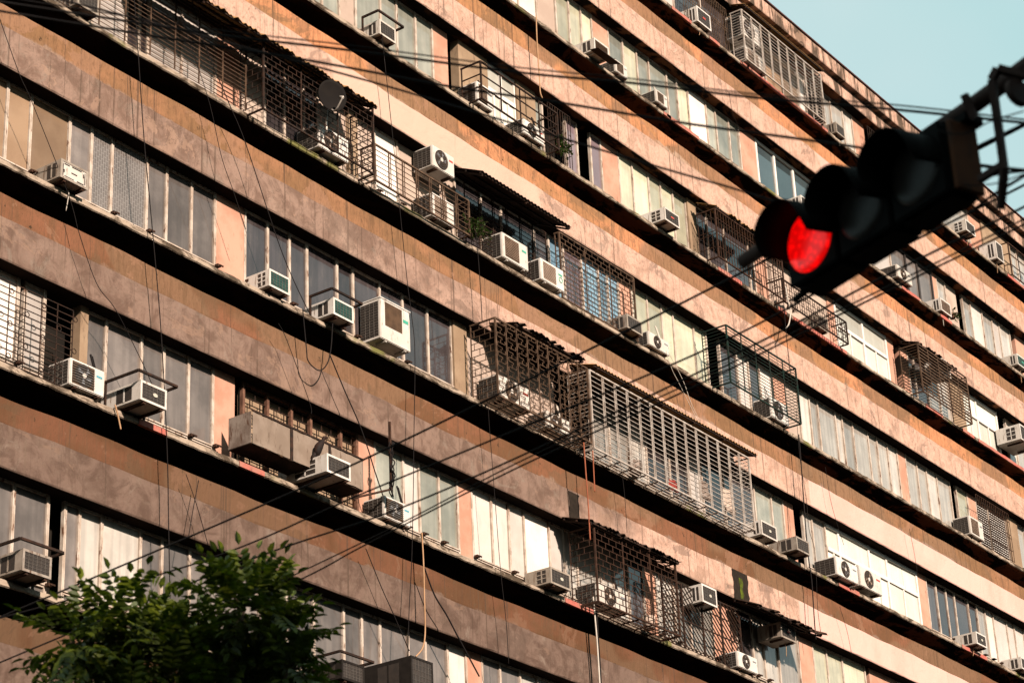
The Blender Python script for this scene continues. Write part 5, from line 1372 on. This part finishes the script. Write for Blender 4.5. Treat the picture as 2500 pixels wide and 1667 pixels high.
# ================================================================ traffic light on its mast arm
ax = Vector((-0.368, -0.930, 0)).normalized()          # along the head, towards the mast
nr = Vector((-0.930, 0.368, 0)).normalized()           # lens direction
UPV = Vector((0, 0, 1))
red_c = Vector((8.288, -18.559, -7.6)) - ax * 0.13 + Vector((0, 0, .10))
T0 = red_c - ax * .19 - UPV * .19
R = empty('traffic_light', tuple(T0)); tag(R, 'black horizontal traffic light with its red lamp lit, hung in front of the building', 'traffic light')
def L2W(a, n, z): return red_c + ax * a + nr * n + UPV * z
def lbox(bm, a0, a1, n0, n1, z0, z1, bev=0):
    v = [bm.verts.new(L2W(*p)) for p in ((a0, n0, z0), (a1, n0, z0), (a1, n1, z0), (a0, n1, z0), (a0, n0, z1), (a1, n0, z1), (a1, n1, z1), (a0, n1, z1))]
    fs = [bm.faces.new([v[i] for i in f]) for f in ((0, 3, 2, 1), (4, 5, 6, 7), (0, 1, 5, 4), (1, 2, 6, 5), (2, 3, 7, 6), (3, 0, 4, 7))]
    return fs
bm = BM()
for i in range(3):
    lbox(bm, i * .35 - .172, i * .35 + .172, -.20, -.02, -.178, .178)
bmesh.ops.bevel(bm, geom=list(bm.edges), offset=.025, segments=3, affect='EDGES')
obj('housing', bm, 'signal_black', R)
for i in range(3):
    bm = BM(); lbox(bm, i * .35 - .165, i * .35 + .165, -.021, -.004, -.17, .17)
    bmesh.ops.bevel(bm, geom=list(bm.edges), offset=.008, segments=2, affect='EDGES')
    dr = obj('door', bm, 'signal_black', R)
    # lens: shallow dome
    bm = BM(); n = 32; rg = []
    for j in range(6):
        r = .148 * math.sin(j / 5 * math.pi / 2); d = .028 * math.cos(j / 5 * math.pi / 2)
        rg.append([bm.verts.new(L2W(i * .35 + r * math.cos(2 * math.pi * k / n), d - .004, r * math.sin(2 * math.pi * k / n))) for k in range(n)] if j else [bm.verts.new(L2W(i * .35, d - .004, 0))])
    for k in range(n): bm.faces.new((rg[0][0], rg[1][k], rg[1][(k + 1) % n]))
    for a, b in zip(rg[1:], rg[2:]):
        for k in range(n): bm.faces.new((a[k], b[k], b[(k + 1) % n], a[(k + 1) % n]))
    o = obj('lens', bm, 'signal_red_lit' if i == 0 else 'signal_lens', dr, smooth=True)
    o['label'] = 'lit red lens' if i == 0 else 'unlit dark lens'
    # cutaway visor: open at the bottom
    bm = BM(); V = []
    m = 26
    for k in range(m + 1):
        t = math.radians(-14 + (208) * k / m)
        depth = .20 * (0.35 + .65 * max(0, math.sin(math.radians(90) * min(1, (math.sin(t) + .75) / 1.3))))
        V.append([bm.verts.new(L2W(i * .35 + .158 * math.cos(t) * (1 - q * .02), -.004 + depth * q, .158 * math.sin(t) * (1 - q * .02) - q * .015)) for q in (0, .5, 1)])
    for a, b in zip(V, V[1:]):
        for q in (0, 1): bm.faces.new((a[q], b[q], b[q + 1], a[q + 1]))
    o = obj('visor', bm, 'signal_black', dr, smooth=True); md = o.modifiers.new('t', 'SOLIDIFY'); md.thickness = .004
# end plate towards the mast, rusty
bm = BM(); lbox(bm, .876, .90, -.19, -.03, -.165, .165); bmesh.ops.bevel(bm, geom=list(bm.edges), offset=.008, segments=1, affect='EDGES'); obj('end_plate', bm, 'signal_rust', R)
# pipe stubs at the far end
bm = BM(); bar(bm, L2W(0, -.13, .17), L2W(0, -.15, .215), .05); obj('hanger', bm, 'signal_black', R)
bm = BM(); bar(bm, L2W(.7, -.13, .17), L2W(.7, -.15, .215), .05); obj('hanger', bm, 'signal_black', R)
bm = BM(); tube(bm, [L2W(-.172, -.12, -.14), L2W(-.27, -.12, -.15)], .016, 8); obj('pipe_stub', bm, 'signal_black', R)
# spigot with clamp
bm = BM(); lbox(bm, .86, .93, -.20, -.10, .165, .20); obj('hub', bm, 'signal_black', R)
# the mast arm (own thing) with strap bracket
M0 = L2W(.93, -.10, .10)
MA = empty('mast_arm', (tuple(L2W(5.2, -.10, GROUND - red_c.z)))); tag(MA, 'rusty brown mast arm carrying the traffic light, with a bent strap bracket', 'mast')
bm = BM(); E0 = L2W(5.2, -.15, .55)
tube(bm, [L2W(-.64, -.15, .215), L2W(.9, -.15, .235), M0.lerp(E0, .5), E0], [.034, .037, .045, .06], 14); obj('arm', bm, 'mast_paint', MA, smooth=True)
bm = BM(); tube(bm, [(E0.x, E0.y, GROUND), (E0.x, E0.y, E0.z + .4)], [.14, .10], 16); obj('pole', bm, 'mast_paint', MA, smooth=True)
bm = BM()
st = [L2W(1.13, -.18, .22), L2W(1.10, -.02, .25), L2W(1.14, .03, -.02), L2W(1.02, .0, -.20), L2W(.90, -.06, -.26)]
st = [L2W(1.26, -.14, .20), L2W(1.20, -.04, .24), L2W(1.17, -.03, .20), L2W(1.10, -.10, -.16), L2W(1.02, -.13, -.30)]
for a, b in zip(st, st[1:]): bar(bm, a, b, .03)
bar(bm, L2W(1.11, -.10, -.14), L2W(.96, -.10, -.14), .028)
obj('strap_bracket', bm, 'mast_paint', MA)
bm = BM()
tube(bm, [L2W(1.22, -.10, .125), L2W(1.25, -.10, .128)], .062, 14)
obj('clamp', bm, 'mast_paint', MA)
bm = BM()
tube(bm, [L2W(1.34, -.10, .14), L2W(1.37, -.10, .143)], .064, 14)
obj('clamp', bm, 'mast_paint', MA)
bm = BM()
bar(bm, L2W(.98, -.10, .14), L2W(.98, -.06, .24), .03)
obj('lug', bm, 'mast_paint', MA)

# ================================================================ street tree
TX, TY = TREE_AT
R = empty('street_tree', (TX, TY, GROUND)); tag(R, 'leafy green street tree rising into the lower left corner', 'tree')
rnd = random.Random(21)
bmT = BM()
ztop = TREE_TOP
trunk = [(TX, TY, GROUND), (TX + .05, TY, GROUND + 2), (TX - .05, TY + .05, GROUND + 4), (TX, TY, ztop - 1.8)]
tube(bmT, smooth_pts(trunk, 5), [.16 - .09 * i / 15 for i in range(16)], 10)
leaf = BM()
def compound(p, d, n=9, L=.105, W=.052):
    """pinnate leaf: rachis with paired leaflets"""
    d = d.normalized(); s = d.cross(Vector((0, 0, 1)))
    if s.length < .01: s = Vector((1, 0, 0))
    s.normalize(); up = s.cross(d)
    step = .050
    for i in range(n):
        q = p + d * step * (i + 1) - Vector((0, 0, 1)) * .0035 * i * i * .25
        for sg in (-1, 1):
            dd = (s * sg + d * .55 + up * rnd.uniform(-.25, .15) + Vector((0, 0, -.15)))
            sz = rnd.uniform(.8, 1.25) * (1 - .25 * abs(i - n * .5) / n)
            leafmesh(leaf, q, dd, up, L * sz, W * sz)
    leafmesh(leaf, p + d * step * (n + 1), d, up, L, W)
for (c, r, cnt) in LOBES:
    c = Vector(c)
    bz = Vector((TX, TY, ztop - 2.2))
    tube(bmT, smooth_pts([bz + Vector((rnd.uniform(-.03, .03), rnd.uniform(-.03, .03), 0)), (bz + c) / 2 + Vector((rnd.uniform(-.1, .1), rnd.uniform(-.1, .1), -.05)), c], 5), [.05 - .04 * i / 10 for i in range(11)], 6)
    for i in range(cnt):
        v = Vector((rnd.gauss(0, 1), rnd.gauss(0, 1), rnd.gauss(0, 1))).normalized()
        rad = r * (rnd.random() ** .38) * rnd.uniform(.75, 1.12)
        p = c + Vector((v.x * rad, v.y * rad, v.z * rad * .8))
        d = v + Vector((0, 0, rnd.uniform(-.5, .35))) + Vector((rnd.uniform(-.6, .6), rnd.uniform(-.6, .6), 0))
        compound(p, d, rnd.choice((3, 4, 5, 6)))
        if i % 5 == 0: tube(bmT, [c + v * r * .2, p], [.008, .004], 4)
obj('trunk', bmT, 'bark', R)
obj('crown', leaf, 'leaf', R)
